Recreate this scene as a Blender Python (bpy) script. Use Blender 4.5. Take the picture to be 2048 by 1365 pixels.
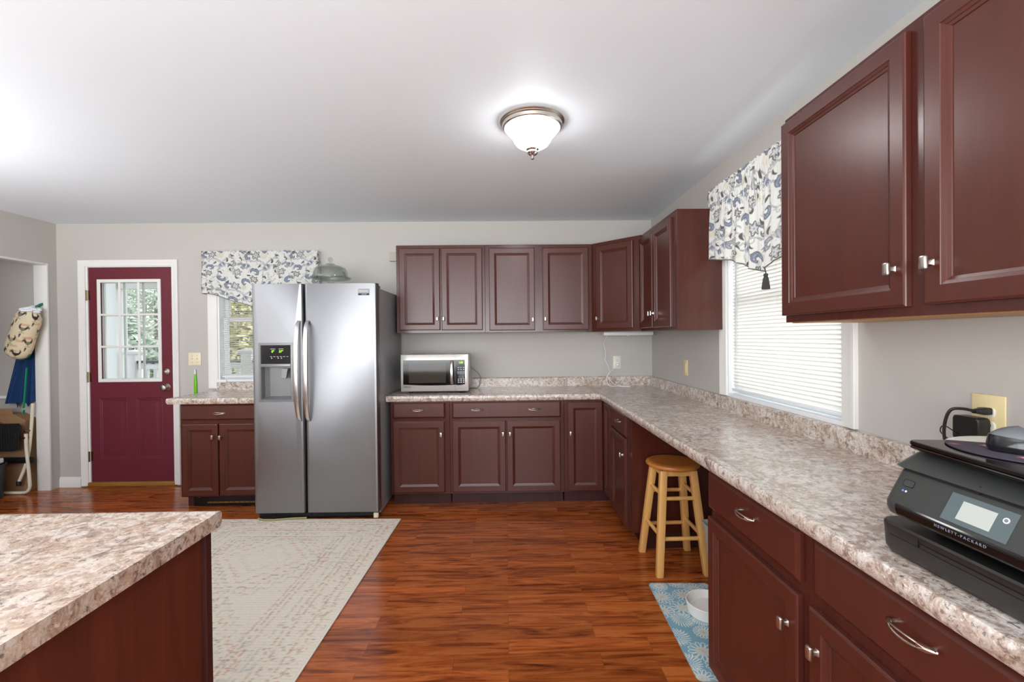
import bpy, bmesh, math, random
import numpy as np
from mathutils import Matrix, Vector
random.seed(7)
PI = math.pi
for o in list(bpy.data.objects):
    bpy.data.objects.remove(o)
SC = bpy.context.scene
COL = SC.collection

# ------------------------------------------------------------------ camera, sky, big lights, exposure
cam_d = bpy.data.cameras.new('camera')
cam_d.sensor_width = 36.0
cam_d.lens = 36.0 * 910 / 2048
cam_d.clip_start = 0.05
cam = bpy.data.objects.new('camera', cam_d)
COL.objects.link(cam)
cam.matrix_world = (Matrix.Translation((0, 0, 1.352)) @ Matrix.Rotation(-0.0143, 4, 'Z')
                    @ Matrix.Rotation(PI / 2 - 0.0082, 4, 'X') @ Matrix.Rotation(-0.010, 4, 'Z'))
SC.camera = cam
SC.view_settings.view_transform = 'Standard'
SC.view_settings.look = 'None'
SC.view_settings.gamma = 1.0
SC.view_settings.exposure = 0.27

world = bpy.data.worlds.new('overcast_sky')
SC.world = world
world.use_nodes = True
bg = world.node_tree.nodes['Background']
bg.inputs['Color'].default_value = (0.90, 0.95, 1.0, 1)
bg.inputs['Strength'].default_value = 2.2


def area(name, loc, rot, sx, sy, power, color=(1, 1, 1)):
    d = bpy.data.lights.new(name, 'AREA')
    d.shape = 'RECTANGLE'
    d.size, d.size_y, d.energy, d.color = sx, sy, power, color
    o = bpy.data.objects.new(name, d)
    COL.objects.link(o)
    o.location, o.rotation_euler = loc, rot
    return o


# added fill at an unseen rear opening; daylight at the right kitchen window
area('rear_fill', (-1.2, -3.32, 1.35), (-PI / 2, 0, PI), 4.4, 2.0, 18, (1.0, 1.0, 1.0))
# added fill behind the camera, and an unseen lamp at left, washing the ceiling
area('fill_behind_camera', (-1.3, -1.9, 1.42), (2.64, 0, 0), 4.6, 2.2, 215, (0.97, 0.99, 1.0))
area('uplight_left', (-3.45, 1.7, 1.5), (PI, 0, 0), 0.9, 0.9, 29, (0.98, 0.99, 1.0))
area('window_daylight_right', (1.95, 2.33, 1.70), (0, PI / 2, 0), 1.5, 1.3, 21, (0.98, 0.985, 1.0))


# ------------------------------------------------------------------ helpers
def lin(h):
    c = [int(h[i:i + 2], 16) / 255 for i in (0, 2, 4)]
    return tuple((x / 12.92 if x <= .04045 else ((x + .055) / 1.055) ** 2.4) for x in c)


def lin3(r, g, b):
    return lin('%02x%02x%02x' % (r, g, b))


def obj(name, bm, mat, parent=None, world=True, smooth=True, angle=32):
    """link a bmesh (or a mesh) as ONE object"""
    if isinstance(bm, bmesh.types.BMesh):
        bmesh.ops.recalc_face_normals(bm, faces=bm.faces)
        me = bpy.data.meshes.new(name)
        bm.to_mesh(me)
        bm.free()
    else:
        me = bm
    mats = mat if isinstance(mat, (list, tuple)) else [mat]
    for m in mats:
        me.materials.append(m)
    if smooth:
        me.polygons.foreach_set('use_smooth', [True] * len(me.polygons))
        me.set_sharp_from_angle(angle=math.radians(angle))
    o = bpy.data.objects.new(name, me)
    COL.objects.link(o)
    if parent is not None:
        o.parent = parent
        if world:
            mw = parent.get('_mw')
            M = Matrix([mw[i * 4:i * 4 + 4] for i in range(4)]) if mw else Matrix.Identity(4)
            o.matrix_parent_inverse = M.inverted()
    return o


ROOTS = []


def thing(name, label, cat, loc=(0, 0, 0), rotz=0.0, group=None):
    o = bpy.data.objects.new(name, None)
    o.empty_display_size = 0.05
    COL.objects.link(o)
    o.location = loc
    o.rotation_euler = (0, 0, rotz)
    o['label'] = label
    o['category'] = cat
    if group:
        o['group'] = group
    M = Matrix.Translation(loc) @ Matrix.Rotation(rotz, 4, 'Z')
    o['_mw'] = [v for r in M for v in r]
    ROOTS.append(o)
    return o


def tag(o, label, cat, group=None):
    o['label'] = label
    o['category'] = cat
    if group:
        o['group'] = group
    return o


def struct(name, bm, mat, parent=None, **k):
    o = obj(name, bm, mat, parent, **k)
    if parent is None:
        o['kind'] = 'structure'
    return o


def sroot(name, loc):
    o = bpy.data.objects.new(name, None)
    o.empty_display_size = 0.05
    COL.objects.link(o)
    o.location = loc
    o['kind'] = 'structure'
    M = Matrix.Translation(loc)
    o['_mw'] = [v for r in M for v in r]
    ROOTS.append(o)
    return o


def BM():
    return bmesh.new()


def box(bm, x0, x1, y0, y1, z0, z1, bev=0.0, seg=2, mi=0, M=None):
    vs = [bm.verts.new((x, y, z)) for x in (x0, x1) for y in (y0, y1) for z in (z0, z1)]
    idx = [(0, 1, 3, 2), (4, 6, 7, 5), (0, 4, 5, 1), (2, 3, 7, 6), (0, 2, 6, 4), (1, 5, 7, 3)]
    fs = [bm.faces.new([vs[i] for i in f]) for f in idx]
    for f in fs:
        f.material_index = mi
    new = list(vs)
    if bev > 0:
        es = list({e for f in fs for e in f.edges})
        r = bmesh.ops.bevel(bm, geom=es, offset=bev, segments=seg, profile=0.5, affect='EDGES')
        new = list({v for f in r['faces'] for v in f.verts} | {v for v in vs if v.is_valid})
        for f in r['faces']:
            f.material_index = mi
    if M is not None:
        bmesh.ops.transform(bm, matrix=M, verts=[v for v in new if v.is_valid])
    return new


def loft(bm, loops, cap0=True, cap1=True, closed=True, mi=0):
    rows = [[bm.verts.new(p) for p in L] for L in loops]
    n = len(rows[0])
    for a, b in zip(rows, rows[1:]):
        for i in range(n if closed else n - 1):
            j = (i + 1) % n
            f = bm.faces.new((a[i], a[j], b[j], b[i]))
            f.material_index = mi
    if cap0:
        bm.faces.new(list(reversed(rows[0]))).material_index = mi
    if cap1:
        bm.faces.new(rows[-1]).material_index = mi
    return rows


def tube(bm, pts, r, n=8, cap=True, sq=None, mi=0):
    """tube through pts; r scalar or list; sq=(ax,ay) scales the section; parallel frame"""
    P = [Vector(p) for p in pts]
    R = r if isinstance(r, (list, tuple)) else [r] * len(P)
    T = []
    for i in range(len(P)):
        t = (P[min(i + 1, len(P) - 1)] - P[max(i - 1, 0)])
        T.append(t.normalized() if t.length > 1e-9 else Vector((0, 0, 1)))
    ref = Vector((0, 0, 1)) if abs(T[0].z) < .9 else Vector((1, 0, 0))
    u = T[0].cross(ref).normalized()
    loops = []
    for p, t, rr in zip(P, T, R):
        u = (u - t * u.dot(t))
        u = u.normalized() if u.length > 1e-6 else t.orthogonal().normalized()
        v = t.cross(u)
        ax, ay = sq if sq else (1, 1)
        loops.append([p + (u * math.cos(2 * PI * k / n) * ax + v * math.sin(2 * PI * k / n) * ay) * rr for k in range(n)])
    loft(bm, loops, cap, cap, mi=mi)


def lathe(bm, prof, c=(0, 0, 0), n=32, axis='z', cap0=True, cap1=True, mi=0, M=None):
    loops = []
    for r, h in prof:
        L = []
        for k in range(n):
            a = 2 * PI * k / n
            p = (r * math.cos(a), r * math.sin(a), h)
            if axis == 'x':
                p = (h, p[0], p[1])
            elif axis == 'y':
                p = (p[0], h, p[1])
            q = Vector(p)
            if M is not None:
                q = M @ q
            L.append((q[0] + c[0], q[1] + c[1], q[2] + c[2]))
        loops.append(L)
    loft(bm, loops, cap0, cap1, mi=mi)


def smooth_path(pts, sub=6):
    """Catmull-Rom through points"""
    P = [Vector(p) for p in pts]
    out = []
    for i in range(len(P) - 1):
        p0, p1, p2, p3 = P[max(i - 1, 0)], P[i], P[i + 1], P[min(i + 2, len(P) - 1)]
        for k in range(sub):
            t = k / sub
            out.append(0.5 * ((2 * p1) + (p2 - p0) * t + (2 * p0 - 5 * p1 + 4 * p2 - p3) * t * t + (3 * p1 - p0 - 3 * p2 + p3) * t ** 3))
    out.append(P[-1])
    return out


def rring(x0, x1, z0, z1, y, r=0.0, n=4):
    """rectangle loop (rounded) in the xz plane at depth y"""
    if r <= 0:
        return [(x0, y, z0), (x1, y, z0), (x1, y, z1), (x0, y, z1)]
    L = []
    for cx, cz, a0 in ((x1 - r, z0 + r, -PI / 2), (x1 - r, z1 - r, 0), (x0 + r, z1 - r, PI / 2), (x0 + r, z0 + r, PI)):
        for k in range(n + 1):
            a = a0 + PI / 2 * k / n
            L.append((cx + r * math.cos(a), y, cz + r * math.sin(a)))
    return L


def text_mesh(s, size, extrude=0.0004, align='CENTER', bold=0.0, spacing=1.0):
    cu = bpy.data.curves.new('lettering', 'FONT')
    cu.body = s
    cu.size = size
    cu.extrude = extrude
    cu.offset = bold
    cu.space_character = spacing
    cu.align_x = align
    cu.align_y = 'CENTER'
    o = bpy.data.objects.new('lettering', cu)
    COL.objects.link(o)
    bpy.context.view_layer.update()
    me = bpy.data.meshes.new_from_object(o.evaluated_get(bpy.context.evaluated_depsgraph_get()))
    bpy.data.objects.remove(o)
    return me


def text(s, size, mat, parent, M, **k):
    me = text_mesh(s, size, **k)
    me.transform(M)
    me.name = 'lettering'
    return obj('lettering', me, mat, parent, smooth=False)


def grid_mesh(name, nu, nv, pos, col=None):
    """pos: (nv,nu,3) array; col: (nv,nu,3) linear colours"""
    me = bpy.data.meshes.new(name)
    v = pos.reshape(-1, 3)
    i = np.arange(nv * nu).reshape(nv, nu)
    f = np.stack([i[:-1, :-1], i[:-1, 1:], i[1:, 1:], i[1:, :-1]], -1).reshape(-1, 4)
    me.vertices.add(len(v))
    me.vertices.foreach_set('co', v.astype(np.float32).ravel())
    me.loops.add(f.size)
    me.loops.foreach_set('vertex_index', f.astype(np.int32).ravel())
    me.polygons.add(len(f))
    me.polygons.foreach_set('loop_start', (np.arange(len(f)) * 4).astype(np.int32))
    me.update(calc_edges=True)
    me.validate()
    if col is not None:
        a = me.color_attributes.new('pattern', 'FLOAT_COLOR', 'POINT')
        c = np.ones((nv * nu, 4), np.float32)
        c[:, :3] = col.reshape(-1, 3)
        a.data.foreach_set('color', c.ravel())
    return me


# ------------------------------------------------------------------ materials
def mat(name, color=(.8, .8, .8), rough=.5, metal=0.0, spec=.5, emit=None, estr=0.0, coat=0.0, trans=0.0, ior=1.45):
    m = bpy.data.materials.new(name)
    m.use_nodes = True
    b = m.node_tree.nodes['Principled BSDF']
    b.inputs['Base Color'].default_value = (*color, 1)
    b.inputs['Roughness'].default_value = rough
    b.inputs['Metallic'].default_value = metal
    b.inputs['Specular IOR Level'].default_value = spec
    b.inputs['Coat Weight'].default_value = coat
    b.inputs['Coat Roughness'].default_value = .30
    b.inputs['Transmission Weight'].default_value = trans
    b.inputs['IOR'].default_value = ior
    if emit:
        b.inputs['Emission Color'].default_value = (*emit, 1)
        b.inputs['Emission Strength'].default_value = estr
    return m


class N:
    """tiny node-building helper"""

    def __init__(s, m):
        s.t = m.node_tree
        s.b = s.t.nodes['Principled BSDF']

    def new(s, typ, **k):
        n = s.t.nodes.new(typ)
        for a, v in k.items():
            if a.startswith('i_'):
                n.inputs[int(a[2:])].default_value = v
            else:
                setattr(n, a, v)
        return n

    def link(s, a, b):
        s.t.links.new(a, b)

    def coord(s, scale=(1, 1, 1), kind='Object', rot=(0, 0, 0)):
        tc = s.new('ShaderNodeTexCoord')
        mp = s.new('ShaderNodeMapping')
        mp.inputs['Scale'].default_value = scale
        mp.inputs['Rotation'].default_value = rot
        s.link(tc.outputs[kind], mp.inputs['Vector'])
        return mp.outputs[0]

    def noise(s, vec, scale=5, detail=4, rough=.55, dist=0.0):
        n = s.new('ShaderNodeTexNoise')
        n.inputs['Scale'].default_value = scale
        n.inputs['Detail'].default_value = detail
        n.inputs['Roughness'].default_value = rough
        n.inputs['Distortion'].default_value = dist
        if vec is not None:
            s.link(vec, n.inputs['Vector'])
        return n.outputs[0]

    def ramp(s, fac, stops, interp='LINEAR'):
        r = s.new('ShaderNodeValToRGB')
        e = r.color_ramp.elements
        while len(e) < len(stops):
            e.new(.5)
        for el, (p, c) in zip(e, stops):
            el.position = p
            el.color = (*c, 1) if len(c) == 3 else c
        r.color_ramp.interpolation = interp
        s.link(fac, r.inputs[0])
        return r.outputs[0]

    def mix(s, fac, a, b, mode='MIX'):
        n = s.new('ShaderNodeMix', data_type='RGBA', blend_type=mode)
        for sock, v in ((n.inputs[0], fac), (n.inputs[6], a), (n.inputs[7], b)):
            if isinstance(v, (int, float)):
                sock.default_value = v
            elif isinstance(v, tuple):
                sock.default_value = (*v, 1)
            else:
                s.link(v, sock)
        return n.outputs[2]

    def math(s, op, a, b=None):
        n = s.new('ShaderNodeMath', operation=op)
        for sock, v in ((n.inputs[0], a), (n.inputs[1], b)):
            if v is None:
                continue
            if isinstance(v, (int, float)):
                sock.default_value = v
            else:
                s.link(v, sock)
        return n.outputs[0]

    def bump(s, h, strength=.2, dist=.002):
        n = s.new('ShaderNodeBump')
        n.inputs['Strength'].default_value = strength
        n.inputs['Distance'].default_value = dist
        s.link(h, n.inputs['Height'])
        s.link(n.outputs[0], s.b.inputs['Normal'])


K = (0, 0, 0)
W1 = (1, 1, 1)


def wood_mat(name, c1, c2, rough, scale=(34, 34, 2.2), spec=.5, rbump=.0, coat=0.0):
    m = mat(name, c1, rough, spec=spec, coat=coat)
    n = N(m)
    v = n.coord(scale)
    f = n.noise(v, 1.0, 5, .6, .6)
    v2 = n.coord((3, 3, 1.2))
    f2 = n.noise(v2, 2.0, 3)
    c = n.ramp(f, [(.3, c2), (.7, c1)])
    n.link(n.mix(n.math('MULTIPLY', f2, .35), c, c2), n.b.inputs['Base Color'])
    if rbump:
        n.bump(f, rbump, .001)
    return m


MAT = {}
CHERRY = wood_mat('cherry_wood', lin3(86, 39, 29), lin3(75, 33, 24), .31, spec=.5, coat=.3)
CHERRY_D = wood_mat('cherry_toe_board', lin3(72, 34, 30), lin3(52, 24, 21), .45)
CHERRY_P = wood_mat('cherry_side_panel', lin3(84, 38, 29), lin3(70, 30, 23), .22, spec=.6)
PINE = wood_mat('pine_plywood', lin3(196, 150, 98), lin3(170, 122, 74), .5)
STOOLW = wood_mat('birch_wood', lin3(234, 184, 114), lin3(216, 160, 90), .35, (30, 30, 3))
SEATW = wood_mat('oiled_birch_seat', lin3(204, 132, 62), lin3(178, 104, 44), .3, (3, 40, 40))
NICKEL = mat('brushed_nickel', lin3(205, 198, 188), .28, 1.0)
CHROME = mat('polished_chrome', lin3(225, 225, 225), .12, 1.0)
BRASS = mat('aged_brass', lin3(120, 96, 62), .35, 1.0)
WHITE = mat('white_trim_paint', lin3(236, 235, 231), .4)
VINYL = mat('white_vinyl', lin3(238, 240, 242), .35)
BLACK = mat('black_plastic', lin3(22, 22, 24), .35)
BLACKG = mat('black_gloss', lin3(14, 13, 14), .08)
IVORY = mat('ivory_plastic', lin3(236, 226, 196), .4)
IVORYD = mat('yellowed_ivory_plastic', lin3(236, 218, 168), .4)
LAMPOUT = mat('white_plate_plastic', lin3(232, 228, 214), .4)
DARK = mat('dark_slot', lin3(20, 18, 16), .6)


def paint(name, c, rough=.6, amt=.03, spec=.3):
    m = mat(name, c, rough, spec=spec)
    n = N(m)
    f = n.noise(n.coord((1, 1, 1)), 2.2, 5)
    n.link(n.mix(f, tuple(x * (1 - amt) for x in c), tuple(min(1, x * (1 + amt)) for x in c)), n.b.inputs['Base Color'])
    f2 = n.noise(n.coord((1, 1, 1)), 220, 2)
    n.bump(f2, .06, .001)
    return m


WALL = paint('greige_wall_paint', lin3(193, 189, 183), .5)
CEIL = paint('white_ceiling_paint', lin3(236, 244, 251), .55, .012)
BURG = paint('burgundy_door_paint', lin3(108, 42, 54), .38, .05, .5)


def granite(name, warm=0.0):
    m = mat(name, lin3(180, 160, 148), .19, spec=.85)
    n = N(m)
    v = n.coord((1, 1, 1))
    big = n.noise(v, 4.2, 6, .62, 1.8)
    mid = n.noise(v, 17, 8, .72, 1.6)
    fine = n.noise(v, 70, 6, .72, .8)
    spk = n.noise(n.coord((1, 1, 1), rot=(.4, .7, .2)), 34, 7, .74, 1.4)
    base = n.ramp(mid, [(.30, lin3(96, 82, 76)), (.43, lin3(170, 148, 134)), (.50, lin3(206, 192, 180)), (.58, lin3(228, 222, 216)), (.72, lin3(184, 158, 138))])
    tan = lin3(178, 154, 134) if not warm else lin3(206, 178, 152)
    c = n.mix(n.ramp(big, [(.42, K), (.60, (.85, .85, .85))]), base, n.mix(.62, base, tan))
    c = n.mix(n.ramp(spk, [(.60, K), (.65, (.7, .7, .7))]), c, lin3(146, 96, 76))
    c = n.mix(n.ramp(spk, [(.33, (.92, .92, .92)), (.40, K)]), c, lin3(58, 55, 60))
    c = n.mix(n.ramp(fine, [(.37, (.85, .85, .85)), (.45, K)]), c, lin3(104, 96, 94))
    c = n.mix(n.ramp(fine, [(.55, K), (.63, (.75, .75, .75))]), c, lin3(238, 234, 230))
    if warm:
        c = n.mix(1.0, c, lin3(234, 226, 220), 'MULTIPLY')
    n.link(c, n.b.inputs['Base Color'])
    return m


GRAN = granite('granite_laminate')
GRANI = granite('granite_laminate_island', 1.0)


def floor_mat():
    m = mat('cherry_laminate_planks', lin3(140, 66, 34), .16, spec=.5)
    n = N(m)
    tc = n.new('ShaderNodeTexCoord')
    br = n.new('ShaderNodeTexBrick')
    br.offset = .37
    br.offset_frequency = 2
    br.inputs['Color1'].default_value = (0, 0, 0, 1)
    br.inputs['Color2'].default_value = (1, 1, 1, 1)
    br.inputs['Mortar'].default_value = (.5, .5, .5, 1)
    br.inputs['Scale'].default_value = 1.0
    br.inputs['Mortar Size'].default_value = .0006
    br.inputs['Brick Width'].default_value = .62
    br.inputs['Row Height'].default_value = .092
    n.link(tc.outputs['Object'], br.inputs['Vector'])
    seed = br.outputs['Color']
    sep = n.new('ShaderNodeSeparateXYZ')
    n.link(tc.outputs['Object'], sep.inputs[0])
    cmb = n.new('ShaderNodeCombineXYZ')
    n.link(n.math('MULTIPLY', sep.outputs[0], 1.5), cmb.inputs[0])
    n.link(n.math('MULTIPLY', sep.outputs[1], 15.0), cmb.inputs[1])
    n.link(n.math('MULTIPLY', seed, 37.0), cmb.inputs[2])
    grain = n.noise(cmb.outputs[0], 1.6, 7, .62, 1.4)
    cmb2 = n.new('ShaderNodeCombineXYZ')
    n.link(n.math('MULTIPLY', sep.outputs[0], 4.0), cmb2.inputs[0])
    n.link(n.math('MULTIPLY', sep.outputs[1], 90.0), cmb2.inputs[1])
    n.link(n.math('MULTIPLY', seed, 11.0), cmb2.inputs[2])
    fine = n.noise(cmb2.outputs[0], 1.0, 4, .6)
    c = n.ramp(grain, [(.28, lin3(62, 27, 12)), (.38, lin3(126, 58, 24)), (.50, lin3(172, 88, 38)), (.60, lin3(196, 110, 52)), (.76, lin3(146, 68, 28))])
    c = n.mix(n.math('MULTIPLY', fine, .35), c, lin3(104, 46, 20))
    tone = n.ramp(seed, [(0, (.72, .70, .70)), (.5, (.95, .95, .95)), (1, (1.12, 1.1, 1.05))])
    c = n.mix(1.0, c, tone, 'MULTIPLY')
    c = n.mix(n.math('MULTIPLY', br.outputs['Fac'], .55), c, lin3(40, 16, 9))
    n.link(c, n.b.inputs['Base Color'])
    n.link(n.ramp(grain, [(.2, (.24, .24, .24)), (.8, (.17, .17, .17))]), n.b.inputs['Roughness'])
    return m


FLOOR = floor_mat()


def steel_mat():
    m = mat('brushed_stainless_steel', lin3(152, 153, 156), .30, 1.0)
    n = N(m)
    f = n.noise(n.coord((240, 240, 1.5)), 1.0, 3)
    g = n.noise(n.coord((1, 1, 1)), 3.0, 4)
    n.link(n.ramp(g, [(.3, (.38, .38, .38)), (.7, (.46, .46, .46))]), n.b.inputs['Roughness'])
    return m


STEEL = steel_mat()
STEELP = mat('polished_steel', lin3(222, 221, 220), .26, 1.0)
CASEG = mat('grey_painted_case', lin3(148, 149, 152), .34, 0.0)
DISPG = mat('grey_dispenser_plastic', lin3(132, 133, 134), .35, .4)
GREENLED = mat('green_display_digits', lin3(120, 190, 30), .5, emit=lin3(150, 235, 40), estr=1.1)
WHITEINK = mat('white_print', lin3(214, 214, 220), .5)
GREYINK = mat('grey_key_print', lin3(120, 124, 140), .5)


def glass_mat(name='window_glass', fac=.06):
    m = bpy.data.materials.new(name)
    m.use_nodes = True
    t = m.node_tree
    t.nodes.remove(t.nodes['Principled BSDF'])
    out = t.nodes['Material Output']
    a = t.nodes.new('ShaderNodeBsdfTransparent')
    a.inputs[0].default_value = (.95, .97, .97, 1)
    g = t.nodes.new('ShaderNodeBsdfGlossy')
    g.inputs['Roughness'].default_value = .02
    mx = t.nodes.new('ShaderNodeMixShader')
    mx.inputs[0].default_value = fac
    t.links.new(a.outputs[0], mx.inputs[1])
    t.links.new(g.outputs[0], mx.inputs[2])
    t.links.new(mx.outputs[0], out.inputs[0])
    return m


GLASS = glass_mat()


def crystal_mat():
    m = bpy.data.materials.new('clear_cake_glass')
    m.use_nodes = True
    t = m.node_tree
    t.nodes.remove(t.nodes['Principled BSDF'])
    lw = t.nodes.new('ShaderNodeLayerWeight')
    lw.inputs['Blend'].default_value = .35
    a = t.nodes.new('ShaderNodeBsdfTransparent')
    a.inputs[0].default_value = (.86, .885, .86, 1)
    g = t.nodes.new('ShaderNodeBsdfGlossy')
    g.inputs['Color'].default_value = (.85, .88, .85, 1)
    g.inputs['Roughness'].default_value = .05
    mx = t.nodes.new('ShaderNodeMixShader')
    pw = t.nodes.new('ShaderNodeMath')
    pw.operation = 'POWER'
    pw.inputs[1].default_value = 2.0
    t.links.new(lw.outputs['Facing'], pw.inputs[0])
    sc = t.nodes.new('ShaderNodeMath')
    sc.operation = 'MULTIPLY_ADD'
    sc.inputs[1].default_value = .65
    sc.inputs[2].default_value = .10
    t.links.new(pw.outputs[0], sc.inputs[0])
    t.links.new(sc.outputs[0], mx.inputs[0])
    t.links.new(a.outputs[0], mx.inputs[1])
    t.links.new(g.outputs[0], mx.inputs[2])
    t.links.new(mx.outputs[0], t.nodes['Material Output'].inputs[0])
    return m


CRYSTAL = crystal_mat()


def fabric_vc(name, rough=.85, transl=0.0, bump=True):
    """cloth that carries its own printed pattern"""
    m = mat(name, (1, 1, 1), rough, spec=.15)
    n = N(m)
    a = n.new('ShaderNodeAttribute', attribute_name='pattern')
    n.link(a.outputs['Color'], n.b.inputs['Base Color'])
    if bump:
        f = n.noise(n.coord((1, 1, 1)), 420, 2)
        n.bump(f, .25, .001)
    if transl:
        t = n.new('ShaderNodeBsdfTranslucent')
        n.link(a.outputs['Color'], t.inputs[0])
        mx = n.new('ShaderNodeMixShader')
        mx.inputs[0].default_value = transl
        out = n.t.nodes['Material Output']
        n.link(n.b.outputs[0], mx.inputs[1])
        n.link(t.outputs[0], mx.inputs[2])
        n.link(mx.outputs[0], out.inputs[0])
    return m


def transl_mat(name, c, rough=.5, fac=.35):
    m = mat(name, c, rough)
    n = N(m)
    t = n.new('ShaderNodeBsdfTranslucent')
    t.inputs[0].default_value = (*c, 1)
    mx = n.new('ShaderNodeMixShader')
    mx.inputs[0].default_value = fac
    out = n.t.nodes['Material Output']
    n.link(n.b.outputs[0], mx.inputs[1])
    n.link(t.outputs[0], mx.inputs[2])
    n.link(mx.outputs[0], out.inputs[0])
    return m


PAISLEY = fabric_vc('paisley_cotton', transl=.25)
SLATM = transl_mat('white_blind_vinyl', lin3(243, 242, 238), .4, .35)


# ------------------------------------------------------------------ printed patterns (numpy stamps)
class Raster:
    def __init__(s, w, h, res, base):
        s.res, s.w, s.h = res, w, h
        s.nu, s.nv = int(round(w / res)) + 1, int(round(h / res)) + 1
        s.a = np.ones((s.nv, s.nu, 3)) * np.array(base)
        s.x = np.linspace(0, w, s.nu)
        s.y = np.linspace(0, h, s.nv)

    def dot(s, x, y, r, c, al=1.0):
        R = r + s.res
        i0, i1 = np.searchsorted(s.x, (x - R, x + R))
        j0, j1 = np.searchsorted(s.y, (y - R, y + R))
        if i1 <= i0 or j1 <= j0:
            return
        d = np.hypot(s.x[None, i0:i1] - x, s.y[j0:j1, None] - y)
        k = np.clip((r - d) / s.res + .5, 0, 1)[..., None] * al
        s.a[j0:j1, i0:i1] = s.a[j0:j1, i0:i1] * (1 - k) + np.array(c) * k

    def stroke(s, pts, r, c, al=1.0):
        R = r if hasattr(r, '__len__') else [r] * len(pts)
        for i in range(len(pts) - 1):
            (x0, y0), (x1, y1) = pts[i], pts[i + 1]
            L = math.hypot(x1 - x0, y1 - y0)
            m = max(1, int(L / max(s.res * .7, min(R[i], R[i + 1]) * .6)))
            for k in range(m):
                t = k / m
                s.dot(x0 + (x1 - x0) * t, y0 + (y1 - y0) * t, R[i] + (R[i + 1] - R[i]) * t, c, al)


def xf(pts, x, y, sc, a, flip=1):
    ca, sa = math.cos(a), math.sin(a)
    return [(x + sc * (px * flip * ca - py * sa), y + sc * (px * flip * sa + py * ca)) for px, py in pts]


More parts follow.
